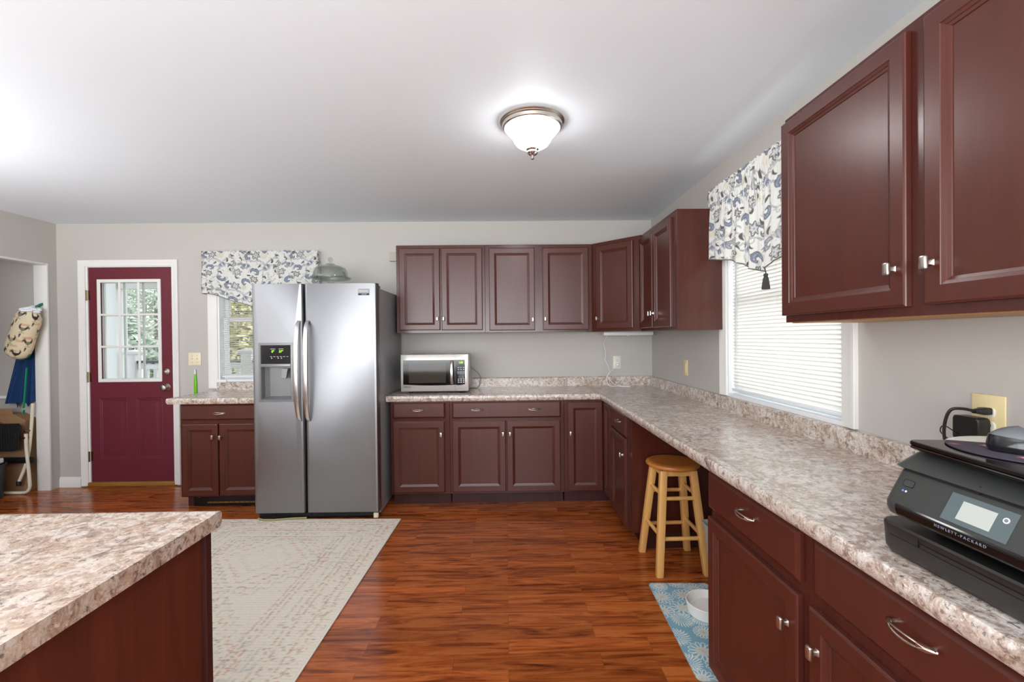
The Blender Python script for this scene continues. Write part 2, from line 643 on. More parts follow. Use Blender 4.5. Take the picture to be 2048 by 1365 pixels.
def paisley_raster(w, h, res=.003, seed=1, flow=1):
    rnd = random.Random(seed)
    base = lin3(238, 238, 234)
    R = Raster(w, h, res, base)
    slate, navy, grey = lin3(134, 143, 162), lin3(86, 92, 108), lin3(200, 200, 198)
    char, cream, mid = lin3(104, 102, 104), lin3(228, 223, 204), lin3(170, 172, 176)

    def spiral(x, y, sc, a, fl, c, r):
        pts = [((.9 * math.exp(-.33 * t)) * math.cos(t), (.9 * math.exp(-.33 * t)) * math.sin(t)) for t in np.linspace(0, 8.5, 44)]
        R.stroke(xf(pts, x, y, sc, a, fl), [r * (1 - .5 * k / 43) for k in range(44)], c)

    def teardrop(x, y, sc, a, fl, fill, edge):
        n = 40
        pts = [(math.exp(-.24 * t) * math.cos(t), math.exp(-.24 * t) * math.sin(t)) for t in np.linspace(-.9, 5.2, n)]
        wd = [sc * .215 * max(.0, math.sin(PI * min(1, (k / (n - 1) * 1.15) ** .75)) if k / (n - 1) * 1.15 < 1 else 0) + .0013 for k in range(n)]
        P = xf(pts, x, y, sc * .62, a, fl)
        halo = xf([(p * 1.42, q * 1.42) for p, q in pts[:26]], x, y, sc * .62, a, fl)
        R.stroke(halo, .0042, grey, .9)
        R.stroke(P, [q + .0016 for q in wd], edge)
        R.stroke(P, [max(.0012, q - .0012) for q in wd], fill)
        for k in range(4, 26, 2):
            R.dot(P[k][0] + rnd.uniform(-.3, .3) * wd[k], P[k][1] + rnd.uniform(-.3, .3) * wd[k], .0016, base)

    def flower(x, y, sc, a, edge, fill):
        pts = [((1 + .28 * math.cos(6 * t)) * math.cos(t), (1 + .28 * math.cos(6 * t)) * math.sin(t)) for t in np.linspace(0, 2 * PI, 61)]
        for q in np.linspace(.15, .95, 5):
            R.stroke(xf(pts, x, y, sc * q * .55, a), .005, fill, .9)
        R.stroke(xf(pts, x, y, sc * .62, a), .0028, edge)
        R.stroke(xf(pts, x, y, sc * .40, a), .0014, edge, .7)
        R.dot(x, y, sc * .13, mid)

    def spiky(x, y, sc, a, c):
        for k in range(9):
            b = a + (k - 4) * .36
            tip = xf([(0, .12), (.06, .5), (0, 1)], x, y, sc * (1 - .05 * abs(k - 4)), b)
            R.stroke(tip, [.004, sc * .085, .0015], c)
        R.stroke(xf([(0, 0), (.02, .6)], x, y, sc, a), .005, base)
        R.stroke(xf([(0, 0), (-.2, -.6), (-.55, -1.1)], x, y, sc, a), .0022, mid)

    def leaf(x, y, sc, a, c):
        pts = [(.25 * math.sin(PI * t), t) for t in np.linspace(0, 1, 12)]
        R.stroke(xf(pts, x, y, sc, a), [sc * .16 * math.sin(PI * k / 11) + .0012 for k in range(12)], c)

    def vine(x, y, sc, a, fl):
        pts = [(t, .28 * math.sin(t * 2.6)) for t in np.linspace(0, 2.2, 26)]
        R.stroke(xf(pts, x, y, sc, a, fl), .0034, grey)
        R.stroke(xf([(p, q + .05) for p, q in pts], x, y, sc, a, fl), .0012, mid)
        for k in (6, 12, 18, 24):
            px, py = xf([pts[k]], x, y, sc, a, fl)[0]
            spiral(px, py, sc * .16, a + k, fl, mid, .0018)

    T = .40
    for ty in np.arange(-T, h + T, T * .82):
        for tx in np.arange(-T, w + T, T):
            ox = tx + (T / 2 if int(round(ty / (T * .82))) % 2 else 0)
            P = lambda u, v: (ox + u * T, ty + v * T * .82)
            vine(*P(.05, .30), .12, .5, 1)
            vine(*P(.55, .10), .11, 1.2, -1)
            vine(*P(.30, .75), .12, -.3, 1)
            vine(*P(.75, .65), .10, 2.2, 1)
            for u, v in ((.22, .12), (.48, .52), (.93, .28), (.68, .92), (.05, .62)):
                x, y = P(u, v)
                spiral(x, y, .034, rnd.random() * 6, 1, grey, .0034)
            for k in range(9):
                x, y = P(rnd.random(), rnd.random())
                spiral(x, y, .016 + .02 * rnd.random(), rnd.random() * 6, rnd.choice((1, -1)), grey, .003)
                leaf(*P(rnd.random(), rnd.random()), .03, rnd.random() * 6, lin3(186, 187, 188))
            for u, v, r_ in ((.2, .46, .03), (.62, .36, .034), (.86, .86, .03)):
                x, y = P(u, v)
                R.dot(x, y, r_, cream, .7)
            teardrop(*P(.12, .16), .055, .6, 1, slate, navy)
            teardrop(*P(.66, .22), .060, 2.2, -1, slate, navy)
            teardrop(*P(.40, .86), .055, 3.9, 1, slate, navy)
            teardrop(*P(.90, .60), .052, 5.2, -1, mid, navy)
            teardrop(*P(.28, .42), .050, 1.4, -1, slate, navy)
            teardrop(*P(.10, .72), .048, 4.4, 1, mid, navy)
            flower(*P(.44, .36), .050, .3, navy, lin3(222, 222, 220))
            flower(*P(.00, .90), .046, .9, char, lin3(226, 226, 224))
            flower(*P(.86, .06), .042, .2, navy, cream)
            spiky(*P(.22, .64), .052, .35, slate)
            spiky(*P(.64, .66), .050, -.5, slate)
            for u, v, s_, a in ((.32, .20, .05, 1.0), (.52, .10, .042, 2.4), (.77, .44, .05, .2), (.55, .96, .046, -1.0), (.06, .44, .042, -.4), (.96, .38, .042, 2.0), (.30, .96, .036, 1.7), (.80, .76, .04, -2), (.52, .60, .04, .8), (.88, .90, .036, 2.9)):
                leaf(*P(u, v), s_, a, char)
            for k in range(26):
                x, y = P(rnd.random(), rnd.random())
                R.dot(x, y, .0024, mid, .8)
    return R


def mat_raster(w, h, res=.0025):
    rnd = random.Random(3)
    R = Raster(w, h, res, lin3(126, 168, 186))
    ln = lin3(222, 226, 218)
    cr = lin3(206, 204, 190)
    pts = []
    for _ in range(4000):
        x, y = rnd.random() * w, rnd.random() * h
        r = rnd.choice((.045, .055, .06))
        if all(math.hypot(x - a, y - b) > (r + q) * .80 for a, b, q in pts):
            pts.append((x, y, r))
    for x, y, r in pts:
        kind = rnd.randrange(3)
        a0 = rnd.random() * 6
        n = rnd.choice((11, 13, 15))
        if kind == 2:
            for k in range(5):
                for j in range(10 + 3 * k):
                    a = a0 + 2 * PI * j / (10 + 3 * k)
                    q = r * (k + 1) / 5
                    R.stroke([(x + q * .72 * math.cos(a), y + q * .72 * math.sin(a)), (x + q * math.cos(a + .14), y + q * math.sin(a + .14))], .0019, ln)
            continue
        for j in range(n):
            a, da = a0 + 2 * PI * j / n, PI / n
            P = [(.30, 0), (.62, -.85), (.92, -.6), (1, 0), (.92, .6), (.62, .85), (.30, 0)]
            R.stroke([(x + r * p * math.cos(a + q * da), y + r * p * math.sin(a + q * da)) for p, q in P], .0016, ln)
        R.dot(x, y, r * (.30 if kind == 0 else .42), cr)
        for k in range(14):
            a, q = rnd.random() * 6.28, r * .3 * rnd.random()
            R.dot(x + q * math.cos(a), y + q * math.sin(a), .0014, lin3(150, 150, 138))
    return R


def rug_raster(w, h, res=.005):
    rnd = random.Random(5)
    rs = np.random.RandomState(4)
    base = lin3(228, 218, 203)
    R = Raster(w, h, res, base)
    rust, blue, dk, olive = lin3(186, 118, 96), lin3(158, 168, 174), lin3(124, 118, 113), lin3(156, 144, 116)

    def dash(p, q, c, r=.003, al=.6, gap=.4):
        L = math.hypot(q[0] - p[0], q[1] - p[1])
        m = int(L / .012)
        for k in range(m):
            if rnd.random() < gap:
                continue
            t = k / m
            x, y = p[0] + (q[0] - p[0]) * t, p[1] + (q[1] - p[1]) * t
            x += rnd.uniform(-.003, .003)
            R.stroke([(x - .006, y), (x + .006, y + rnd.uniform(-.004, .004))], r, c, al * rnd.uniform(.3, 1))

    for k, (d, c) in enumerate(((.06, rust), (.10, rust), (.17, olive), (.20, rust), (.24, blue), (.30, rust), (.33, dk), (.355, rust))):
        for p, q in (((d, d), (w - d, d)), ((w - d, d), (w - d, h - d)), ((w - d, h - d), (d, h - d)), ((d, h - d), (d, d))):
            dash(p, q, c, .0032, .68, .25)
    cx = w / 2
    for cy in (h * .30, h * .72):
        for s_, c in ((.40, rust), (.34, dk), (.26, rust), (.16, blue), (.47, blue)):
            P = [(cx, cy - s_ * 1.1), (cx + s_, cy), (cx, cy + s_ * 1.1), (cx - s_, cy)]
            for i in range(4):
                p, q = P[i], P[(i + 1) % 4]
                m = 9
                last = p
                for k in range(1, m + 1):
                    t = k / m
                    nx = (p[0] + (q[0] - p[0]) * t, last[1])
                    dash(last, nx, c, .0034, .75, .2)
                    ny = (nx[0], p[1] + (q[1] - p[1]) * t)
                    dash(nx, ny, c, .0034, .5, .3)
                    last = ny
    for k in range(2200):
        e = rnd.random()
        d = abs(rnd.gauss(0, .13)) + .02
        x, y = (rnd.random() * w, (d if rnd.random() < .5 else h - d)) if rnd.random() < .4 else ((d if rnd.random() < .5 else w - d), rnd.random() * h)
        R.stroke([(x - .012 * rnd.random(), y), (x + .016 * rnd.random(), y + rnd.uniform(-.003, .003))], .0026, rnd.choice((rust, rust, blue, dk, olive)), .7 * rnd.random() + .1)
    R.a *= (1 + .10 * (rs.rand(R.nv, R.nu, 1) - .5))
    row = (1 + .05 * (rs.rand(R.nv, 1, 1) - .5))
    R.a *= row
    return R


# ================================================================== THE ROOM
XR, XL, YB, ZC = 1.384, -4.15, 4.28, 2.443
bm = BM(); box(bm, -5.8, 1.5, -3.3, 4.30, -.06, 0)
struct('floor', bm, FLOOR, smooth=False)
bm = BM(); box(bm, -5.8, 1.5, -3.3, 4.40, ZC, ZC + .06)
struct('ceiling', bm, CEIL, smooth=False)

bm = BM()
for x0, x1, z0, z1 in ((-5.8, -3.90, 0, ZC), (-3.90, -3.075, 2.06, ZC), (-3.075, -2.68, 0, ZC), (-2.68, -1.89, 0, .965),
                       (-2.68, -1.89, 2.05, ZC), (-1.89, 1.50, 0, ZC)):
    box(bm, x0, x1, YB, YB + .12, z0, z1)
struct('wall_back', bm, WALL, smooth=False)
bm = BM()
for y0, y1, z0, z1 in ((-3.3, 1.84, 0, ZC), (1.84, 2.82, 0, .972), (1.84, 2.82, 2.20, ZC), (2.82, YB, 0, ZC)):
    box(bm, XR, XR + .12, y0, y1, z0, z1)
struct('wall_right', bm, WALL, smooth=False)
bm = BM()
for y0, y1, z0, z1 in ((-3.3, 2.6, 0, ZC), (2.6, 4.20, 2.065, ZC), (4.20, YB, 0, ZC)):
    box(bm, XL - .11, XL, y0, y1, z0, z1)
struct('wall_left', bm, WALL, smooth=False)
bm = BM()
for x0, x1, z0, z1 in ((-5.8, -3.5, 0, ZC), (-3.5, 1.1, 0, .3), (-3.5, 1.1, 2.36, ZC), (1.1, 1.5, 0, ZC)):
    box(bm, x0, x1, -3.3, -3.2, z0, z1)
struct('wall_rear', bm, WALL, smooth=False)
bm = BM(); box(bm, -5.8, -5.7, -3.2, YB, 0, ZC)
struct('wall_far_left', bm, WALL, smooth=False)

# white lining of the opening in the left wall
bm = BM()
box(bm, XL - .114, XL + .004, 4.182, 4.20, 0, 2.065, .002)
box(bm, XL - .114, XL + .004, 2.6, 4.182, 2.047, 2.065, .002)
box(bm, XL - .114, XL + .004, 2.6, 2.618, 0, 2.047, .002)
struct('trim_1', bm, WHITE)
# baseboard between the corner and the door
bm = BM()
loft(bm, [[(x, YB, 0), (x, YB - .014, 0), (x, YB - .014, .072), (x, YB - .010, .082), (x, YB - .008, .092), (x, YB, .094)] for x in (XL + .002, -3.952)])
struct('baseboard_back', bm, WHITE)
# door casing
def casing(bm, pts_in, w, y, t, axis='y', s=-1):
    """mitred casing along an open path pts_in (a,z) of the inner edge, profile outwards"""
    prof = [(0, 0), (0, t * .55), (w * .25, t * .75), (w * .62, t * .8), (w * .75, t), (w * .97, t), (w, t * .9), (w, 0)]
    n = len(pts_in)
    loops = []
    for i, (a, z) in enumerate(pts_in):
        def nrm(p, q):
            d = Vector((q[0] - p[0], q[1] - p[1])).normalized()
            return Vector((d.y, -d.x))
        if i == 0:
            m = nrm(pts_in[0], pts_in[1]); k = 1
        elif i == n - 1:
            m = nrm(pts_in[-2], pts_in[-1]); k = 1
        else:
            n1, n2 = nrm(pts_in[i - 1], pts_in[i]), nrm(pts_in[i], pts_in[i + 1])
            m = (n1 + n2).normalized(); k = 1 / max(.3, m.dot(n1))
        L = []
        for o_, d in prof:
            A, Z = a + m.x * o_ * k, z + m.y * o_ * k
            L.append((A, y + s * d, Z) if axis == 'y' else (y + s * d, A, Z))
        loops.append(L)
    loft(bm, loops)
bm = BM()
casing(bm, [(-3.092, .012), (-3.092, 2.046), (-3.886, 2.046), (-3.886, .012)], .058, YB, .02)
struct('trim_2', bm, WHITE)

# ------------------------------------------------------------------ burgundy door
d1 = sroot('door_1', (-3.49, 4.30, 0))
Yd = 4.288
bm = BM()
for x0, x1, z0, z1 in ((-3.868, -3.785, .046, 2.037), (-3.203, -3.103, .046, 2.037), (-3.785, -3.203, 1.926, 2.037),
                       (-3.785, -3.203, .82, .973), (-3.785, -3.203, .046, .255), (-3.53, -3.45, .255, .82)):
    box(bm, x0, x1, Yd, Yd + .045, z0, z1)
for x0, x1 in ((-3.785, -3.53), (-3.45, -3.203)):
    z0, z1 = .255, .82
    prof = [(0, 0), (.006, .006), (.014, .004), (.020, .010), (.032, .011), (.062, .003), (.066, .003)]
    loops = [rring(x0 + i, x1 - i, z0 + i, z1 - i, Yd + y) for i, y in prof]
    loft(bm, loops, cap0=False)
slab = struct('slab', bm, BURG, d1, angle=20)
bm = BM()
# plastic lite frame and grilles, inner and outer
for yy in (Yd - .012, Yd + .045):
    for x0, x1, z0, z1 in ((-3.787, -3.757, .971, 1.928), (-3.231, -3.201, .971, 1.928), (-3.757, -3.231, 1.897, 1.928), (-3.757, -3.231, .971, 1.002)):
        box(bm, x0, x1, yy, yy + .013, z0, z1, .004, 1)
    for k in (1, 2):
        x = -3.757 + .526 * k / 3
        box(bm, x - .011, x + .011, yy + .002, yy + .012, 1.002, 1.897, .003, 1)
        z = 1.002 + .895 * k / 3
        box(bm, -3.757, -3.231, yy + .003, yy + .011, z - .010, z + .010, .003, 1)
for k in (-3.70, -3.49, -3.28):
    lathe(bm, [(.004, 0), (.003, -.002)], (k, Yd - .012, 1.914), 8, 'y')
struct('lite_frame', bm, WHITE, d1)
bm = BM(); box(bm, -3.76, -3.228, Yd + .018, Yd + .024, 1.0, 1.90)
struct('glass', bm, GLASS, d1, smooth=False)
def door_knob(z, big):
    bm = BM()
    M = None
    if big:
        lathe(bm, [(.033, 0), (.033, -.005), (.029, -.009), (.014, -.011), (.012, -.032), (.018, -.038), (.026, -.046), (.028, -.055), (.025, -.064), (.012, -.068), (.0, -.0682)][:-1], (-3.160, Yd, z), 28, 'y')
    else:
        lathe(bm, [(.031, 0), (.031, -.006), (.027, -.012), (.016, -.014), (.014, -.018)], (-3.158, Yd, z), 28, 'y')
        box(bm, -3.161, -3.155, Yd - .032, Yd - .014, z - .013, z + .013, .002)
    return bm
struct('knob', door_knob(.918, True), NICKEL, d1)
struct('deadbolt', door_knob(1.063, False), NICKEL, d1)
for z in (1.78, 1.02, .28):
    bm = BM()
    box(bm, -3.886, -3.868, Yd - .004, Yd + .002, z - .045, z + .045)
    box(bm, -3.868, -3.855, Yd - .002, Yd + .001, z - .045, z + .045)
    lathe(bm, [(.007, -.048), (.007, .048)], (-3.880, Yd - .008, z), 10)
    struct('hinge', bm, BRASS, d1)
bm = BM()
for x0, x1 in ((-3.90, -3.870), (-3.101, -3.075)):
    box(bm, x0, x1, YB, YB + .12, .01, 2.06)
box(bm, -3.87, -3.101, YB, YB + .12, 2.039, 2.06)
struct('jamb', bm, WHITE, d1, smooth=False)
bm = BM(); box(bm, -3.90, -3.075, YB - .012, YB + .14, .001, .040, .004)
struct('threshold', bm, wood_mat('oak_threshold', lin3(176, 126, 60), lin3(140, 92, 42), .4, (3, 30, 30)), d1)

# ------------------------------------------------------------------ windows
def window(n, axis, a0, a1, z0, z1, wall, out, midz, cas, cas_pts):
    """double-hung vinyl window in the wall plane; axis 'y': lies along x at y=wall"""
    root = sroot('window_%d' % n, ((a0 + a1) / 2, wall, z0) if axis == 'y' else (wall, (a0 + a1) / 2, z0))
    def b(bm, A0, A1, D0, D1, Z0, Z1, bev=.003):
        if axis == 'y':
            box(bm, A0, A1, wall + D0, wall + D1, Z0, Z1, bev, 1)
        else:
            box(bm, wall + D0, wall + D1, A0, A1, Z0, Z1, bev, 1)
    bm = BM()
    for A0, A1, Z0, Z1 in ((a0, a0 + .016, z0, z1), (a1 - .016, a1, z0, z1), (a0 + .016, a1 - .016, z1 - .016, z1), (a0 + .016, a1 - .016, z0, z0 + .02)):
        b(bm, A0, A1, 0, .12, Z0, Z1, 0)
    struct('frame', bm, VINYL, root)
    for nm, Z0, Z1, D in (('lower_sash', z0 + .02, midz + .02, .062), ('upper_sash', midz - .02, z1 - .016, .088)):
        bm = BM()
        s = .042
        b(bm, a0 + .016, a0 + .016 + s, D, D + .026, Z0, Z1)
        b(bm, a1 - .016 - s, a1 - .016, D, D + .026, Z0, Z1)
        b(bm, a0 + .016 + s, a1 - .016 - s, D, D + .026, Z0, Z0 + .045)
        b(bm, a0 + .016 + s, a1 - .016 - s, D, D + .026, Z1 - .04, Z1)
        sash = struct(nm, bm, VINYL, root)
        bm = BM()
        b(bm, a0 + .05, a1 - .05, D + .011, D + .015, Z0 + .04, Z1 - .035, 0)
        struct('glass', bm, GLASS, sash, smooth=False)
    bm = BM()
    casing(bm, cas_pts, cas, wall, .018, axis)
    struct('casing', bm, WHITE, root)
    return root
window(1, 'y', -2.68, -1.89, .965, 2.05, YB, 1, 1.541, .082, [(-1.89, .985), (-1.89, 2.05), (-2.68, 2.05), (-2.68, .985), (-2.60, .985)])
window(2, 'x', 1.84, 2.82, .972, 2.20, XR, 1, 1.553, .074, [(2.82, .976), (2.82, 2.20), (1.84, 2.20), (1.84, .976)])


# ================================================================== CABINETS
def door_bm(x0, x1, z0, z1, y0=-.001, t=.019, fw=.052):
    bm = BM()
    y = y0 - t
    prof = [(0, y0), (0, y + .005), (.0015, y + .002), (.006, y), (fw - .006, y), (fw - .005, y + .0022), (fw + .004, y + .0058),
            (fw + .0045, y + .0078), (fw + .0125, y + .0105), (fw + .0135, y + .0135)]
    loft(bm, [rring(x0 + i, x1 - i, z0 + i, z1 - i, yy) for i, yy in prof])
    return bm


def drawer_bm(x0, x1, z0, z1, y0=-.001, t=.019):
    bm = BM()
    y = y0 - t
    prof = [(0, y0), (0, y + .009), (.004, y + .005), (.009, y + .0015), (.011, y)]
    loft(bm, [rring(x0 + i, x1 - i, z0 + i, z1 - i, yy) for i, yy in prof])
    return bm


def knob_bm(x, z, y):
    bm = BM()
    loft(bm, [rring(x - a, x + a, z - b, z + b, y + d, r, 3) for a, b, d, r in
              ((.0075, .0085, 0, .002), (.0055, .0065, -.004, .002), (.005, .006, -.012, .002), (.0085, .0135, -.016, .003),
               (.0095, .0175, -.018, .004), (.0095, .0180, -.022, .004), (.0080, .0165, -.0255, .004), (.005, .013, -.0268, .003))])
    return bm


def pull_bm(x, z, y, w=.104):
    bm = BM()
    h = w / 2
    n = 26
    for s in (-1, 1):
        pts, rad = [], []
        for k in range(n + 1):
            t = -1 + 2 * k / n
            e = max(0.0, 1 - abs(t) ** 2.2)
            pts.append((x + h * t, y - .004 - .022 * e ** .75, z + s * .0062 * max(0.0, 1 - (t / .72) ** 2) ** .5 if abs(t) < .72 else z))
            rad.append(.0024 if abs(t) < .7 else .0034)
        tube(bm, pts, rad, 8)
    for s in (-1, 1):   # flared feet
        L = []
        for a, b, d in ((.0, .0022, -.006), (.010, .0062, -.0135), (.017, .0068, -.0180), (.024, .0050, -.0215)):
            px = x + s * (h - a)
            L.append([(px + .001, y + d - .0022, z - b), (px + .001, y + d - .0022, z + b), (px - .001, y + d + .0022, z + b), (px - .001, y + d + .0022, z - b)])
        loft(bm, L)
        lathe(bm, [(.0045, 0), (.0042, -.008), (.006, -.012)], (x + s * (h - .010), y, z), 10, 'y')
    return bm


def cab_parts(root, fronts):
    for f in fronts:
        kind, x0, x1, z0, z1 = f[:5]
        hw = f[5] if len(f) > 5 else []
        part = obj(kind, door_bm(x0, x1, z0, z1) if kind == 'door' else drawer_bm(x0, x1, z0, z1), CHERRY, root, world=False, angle=14)
        for (hx, hz) in hw:
            if kind == 'door':
                obj('knob', knob_bm(hx, hz, -.020), NICKEL, part, world=False)
            else:
                obj('pull', pull_bm(hx, hz, -.020), NICKEL, part, world=False)


def cabinet(label, group, loc, rotz, w, d, z0, z1, fronts, base=True, name=None, under=False, fill=0.0):
    root = thing(name or ('base_cabinet' if base else 'wall_cabinet'), label, 'cabinet', loc, rotz, group)
    bm = BM()
    box(bm, 0, w, 0, d, z0, z1, .0012, 1)
    obj('body', bm, CHERRY_P, root, world=False)
    if base:
        bm = BM(); box(bm, .004, w - .004, .072, d - .01, 0, z0)
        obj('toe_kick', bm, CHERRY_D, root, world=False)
    if under:
        bm = BM(); box(bm, .014, w - .012, .016, d - .004, z0 - .003, z0 + .004)
        obj('bottom_panel', bm, PINE, root, world=False)
    cab_parts(root, fronts)
    return root


GU, GB = 'cherry wall cabinets', 'cherry base cabinets'
ZU0, ZU1 = 1.396, 2.157
# --- wall cabinets on the back wall
cabinet('cherry two-door wall cabinet directly above the microwave, leftmost of the wall cabinets', GU, (-.940, 3.96, 0), 0, .766, .318, ZU0, ZU1,
        [('door', .027, .377, 1.420, 2.129, [(.354, 1.518)]), ('door', .390, .744, 1.418, 2.129, [(.408, 1.518)])], False)
cabinet('cherry two-door wall cabinet with a wide middle stile, right of the one above the microwave', GU, (-.173, 3.96, 0), 0, .932, .318, ZU0, ZU1,
        [('door', .036, .431, 1.412, 2.127, [(.412, 1.503)]), ('door', .500, .899, 1.412, 2.126, [(.520, 1.508)])], False)
# --- diagonal corner wall cabinet
P1, P2 = Vector((.760, 3.958)), Vector((1.084, 3.613))
dl = (P2 - P1).length
da = math.atan2(P2.y - P1.y, P2.x - P1.x)
rc = thing('wall_cabinet', 'cherry single-door wall cabinet set diagonally across the room corner', 'cabinet', (P1.x, P1.y, 0), da, GU)
inv = Matrix.Rotation(-da, 4, 'Z') @ Matrix.Translation((-P1.x, -P1.y, 0))
poly = [(.760, 3.958), (1.084, 3.613), (1.382, 3.613), (1.382, 4.278), (.760, 4.278)]
bm = BM()
loft(bm, [[tuple(inv @ Vector((x, y, z))) for x, y in poly] for z in (ZU0 - .003, ZU1)])
obj('body', bm, CHERRY_P, rc, world=False)
cab_parts(rc, [('door', .050, dl - .065, 1.418, 2.125, [(.068, 1.505)])])
# --- wall cabinets on the right wall
RZ = -PI / 2
cabinet('narrow cherry two-door wall cabinet on the right wall between corner cabinet and window', GU, (1.084, 3.610, 0), RZ, .758, .298, 1.388, 2.150,
        [('door', .010, .318, 1.412, 2.120, [(.297, 1.515)]), ('door', .334, .686, 1.410, 2.118, [(.353, 1.515)])], False)
cabinet('large cherry two-door wall cabinet at right, close in front above the printer', GU, (1.084, 1.742, 0), RZ, 1.20, .298, 1.398, 2.176,
        [('door', .002, .545, 1.424, 2.153, [(.510, 1.528)]), ('door', .597, 1.14, 1.424, 2.153, [(.621, 1.528)])], False, under=True)
# --- base cabinets on the back wall
BT = .846
cabinet('cherry base cabinet with one drawer over one door, right beside the refrigerator', GB, (-.925, 3.65, 0), 0, .472, .626, .10, BT,
        [('drawer', .022, .437, .714, .838, [(.220, .780)]), ('door', .022, .430, .118, .684, [(.405, .583)])])
cabinet('wide cherry base cabinet with one long two-pull drawer over two doors', GB, (-.452, 3.65, 0), 0, .916, .626, .10, BT,
        [('drawer', .020, .890, .708, .838, [(.217, .778), (.672, .778)]), ('door', .020, .446, .116, .684, [(.425, .581)]),
         ('door', .454, .884, .114, .684, [(.480, .581)])])
rc = thing('base_cabinet', 'cherry corner base cabinet with a folding door in the inner corner', 'cabinet', (.466, 3.65, 0), 0, GB)
inv = Matrix.Translation((-.466, -3.65, 0))
bm = BM()
loft(bm, [[tuple(inv @ Vector((x, y, z))) for x, y in ((.466, 3.65), (.795, 3.65), (.795, 3.398), (1.382, 3.398), (1.382, 4.276), (.466, 4.276))] for z in (.10, BT)])
obj('body', bm, CHERRY_P, rc, world=False)
bm = BM()
loft(bm, [[tuple(inv @ Vector((x, y, z))) for x, y in ((.470, 3.722), (.867, 3.722), (.867, 3.402), (1.37, 3.402), (1.37, 4.27), (.470, 4.27))] for z in (0, .10)])
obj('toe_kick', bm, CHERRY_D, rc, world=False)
cab_parts(rc, [('door', .025, .306, .112, .826, [(.046, .579)])])
bm = door_bm(.028, .246, .108, .826)
bm.transform(inv @ Matrix.Translation((.795, 3.652, 0)) @ Matrix.Rotation(RZ, 4, 'Z'))
obj('door', bm, CHERRY, rc, world=False, angle=14)
# --- base cabinets under the right-hand run
cabinet('slim cherry base cabinet with drawer and door beside the stool, next to the corner', GB, (.795, 3.396, 0), RZ, .530, .586, .10, BT,
        [('drawer', .022, .426, .690, .836, [(.286, .772)]), ('door', .018, .418, .090, .676, [(.378, .560)])])
cabinet('cherry base cabinet with drawer and door at the near end of the knee space', GB, (.795, 1.750, 0), RZ, .582, .586, .062, BT,
        [('drawer', .004, .548, .688, .826, [(.292, .770)]), ('door', .002, .543, .066, .652, [(.502, .550)])])
cabinet('cherry base cabinet under the printer, one long drawer over doors, cut by the frame edge', GB, (.795, 1.166, 0), RZ, .96, .586, .062, BT,
        [('drawer', .022, .70, .688, .826, [(.312, .776)]), ('door', .006, .47, .066, .650, [(.040, .551)]), ('door', .478, .94, .066, .650, [])])
# --- base cabinet left of the refrigerator
cabinet('small cherry base cabinet with drawer and two doors between burgundy door and refrigerator', GB, (-2.612, 3.68, 0), 0, .72, .596, .094, BT,
        [('drawer', .016, .690, .714, .838, [(.320, .770)]), ('door', .022, .306, .106, .682, [(.272, .580)]), ('door', .316, .690, .106, .682, [(.332, .576)])])
# --- island
isl = thing('island_cabinet', 'dark cherry island cabinet end panel in the near left foreground', 'cabinet', (-1.7, .55, 0))
bm = BM(); box(bm, -3.0, -.806, -.4, 1.205, .08, .848, .001, 1)
obj('body', bm, CHERRY_P, isl)
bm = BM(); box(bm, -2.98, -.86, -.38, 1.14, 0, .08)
obj('toe_kick', bm, CHERRY_D, isl)
bm = BM(); box(bm, -.806, -.800, -.4, 1.197, .06, .848, .001, 1)
obj('end_panel', bm, wood_mat('cherry_veneer_panel', lin3(104, 48, 34), lin3(78, 34, 23), .4, (26, 26, 1.6)), isl)
bm = BM(); box(bm, -.812, -.790, 1.197, 1.222, .02, .848, .002, 1)
obj('corner_strip', bm, CHERRY_D, isl)


# ================================================================== WORKTOPS
def slab_profile(top, t=.044):
    """front nose (offset outwards, z): slight no-drip bead then a rounded front"""
    return [(-.05, top), (-.022, top), (-.012, top + .003), (-.004, top + .002), (.0, top - .005), (.001, top - .018), (-.001, top - .034), (-.008, top - t), (-.05, top - t)]


ct = thing('countertop', 'L-shaped granite-look worktop running along the back and right walls', 'countertop', (1.0, 3.9, .89))
ZT = .89
bm = BM()
# nose profile swept along the L front edge with a mitred inner corner
path = [(-.957, 3.628), (.748, 3.628), (.748, -.30)]
loops = []
for i, (x, y) in enumerate(path):
    L = []
    for o_, z in slab_profile(ZT):
        if i == 0:
            p = (x, y - o_, z)
        elif i == 1:
            p = (x - o_, y - o_, z)
        else:
            p = (x - o_, y, z)
        L.append(p)
    loops.append(L)
loft(bm, loops)
bx = [(-.957, 3.677), (.797, 3.677), (.797, -.30), (1.382, -.30), (1.382, 4.278), (-.957, 4.278)]
loft(bm, [[(x, y, z) for x, y in bx] for z in (ZT - .03, ZT)])
obj('slab', bm, GRAN, ct, angle=40)
bm = BM()
for loopset in ([[(x, 4.278, .86), (x, 4.250, .86), (x, 4.250, .968), (x, 4.256, .976), (x, 4.278, .976)] for x in (-.957, 1.382)],):
    loft(bm, loopset)
obj('backsplash', bm, GRAN, ct)
bm = BM()
loft(bm, [[(1.382, y, .86), (1.350, y, .86), (1.350, y, .962), (1.356, y, .971), (1.382, y, .971)] for y in (4.250, -.30)])
obj('backsplash', bm, GRAN, ct)

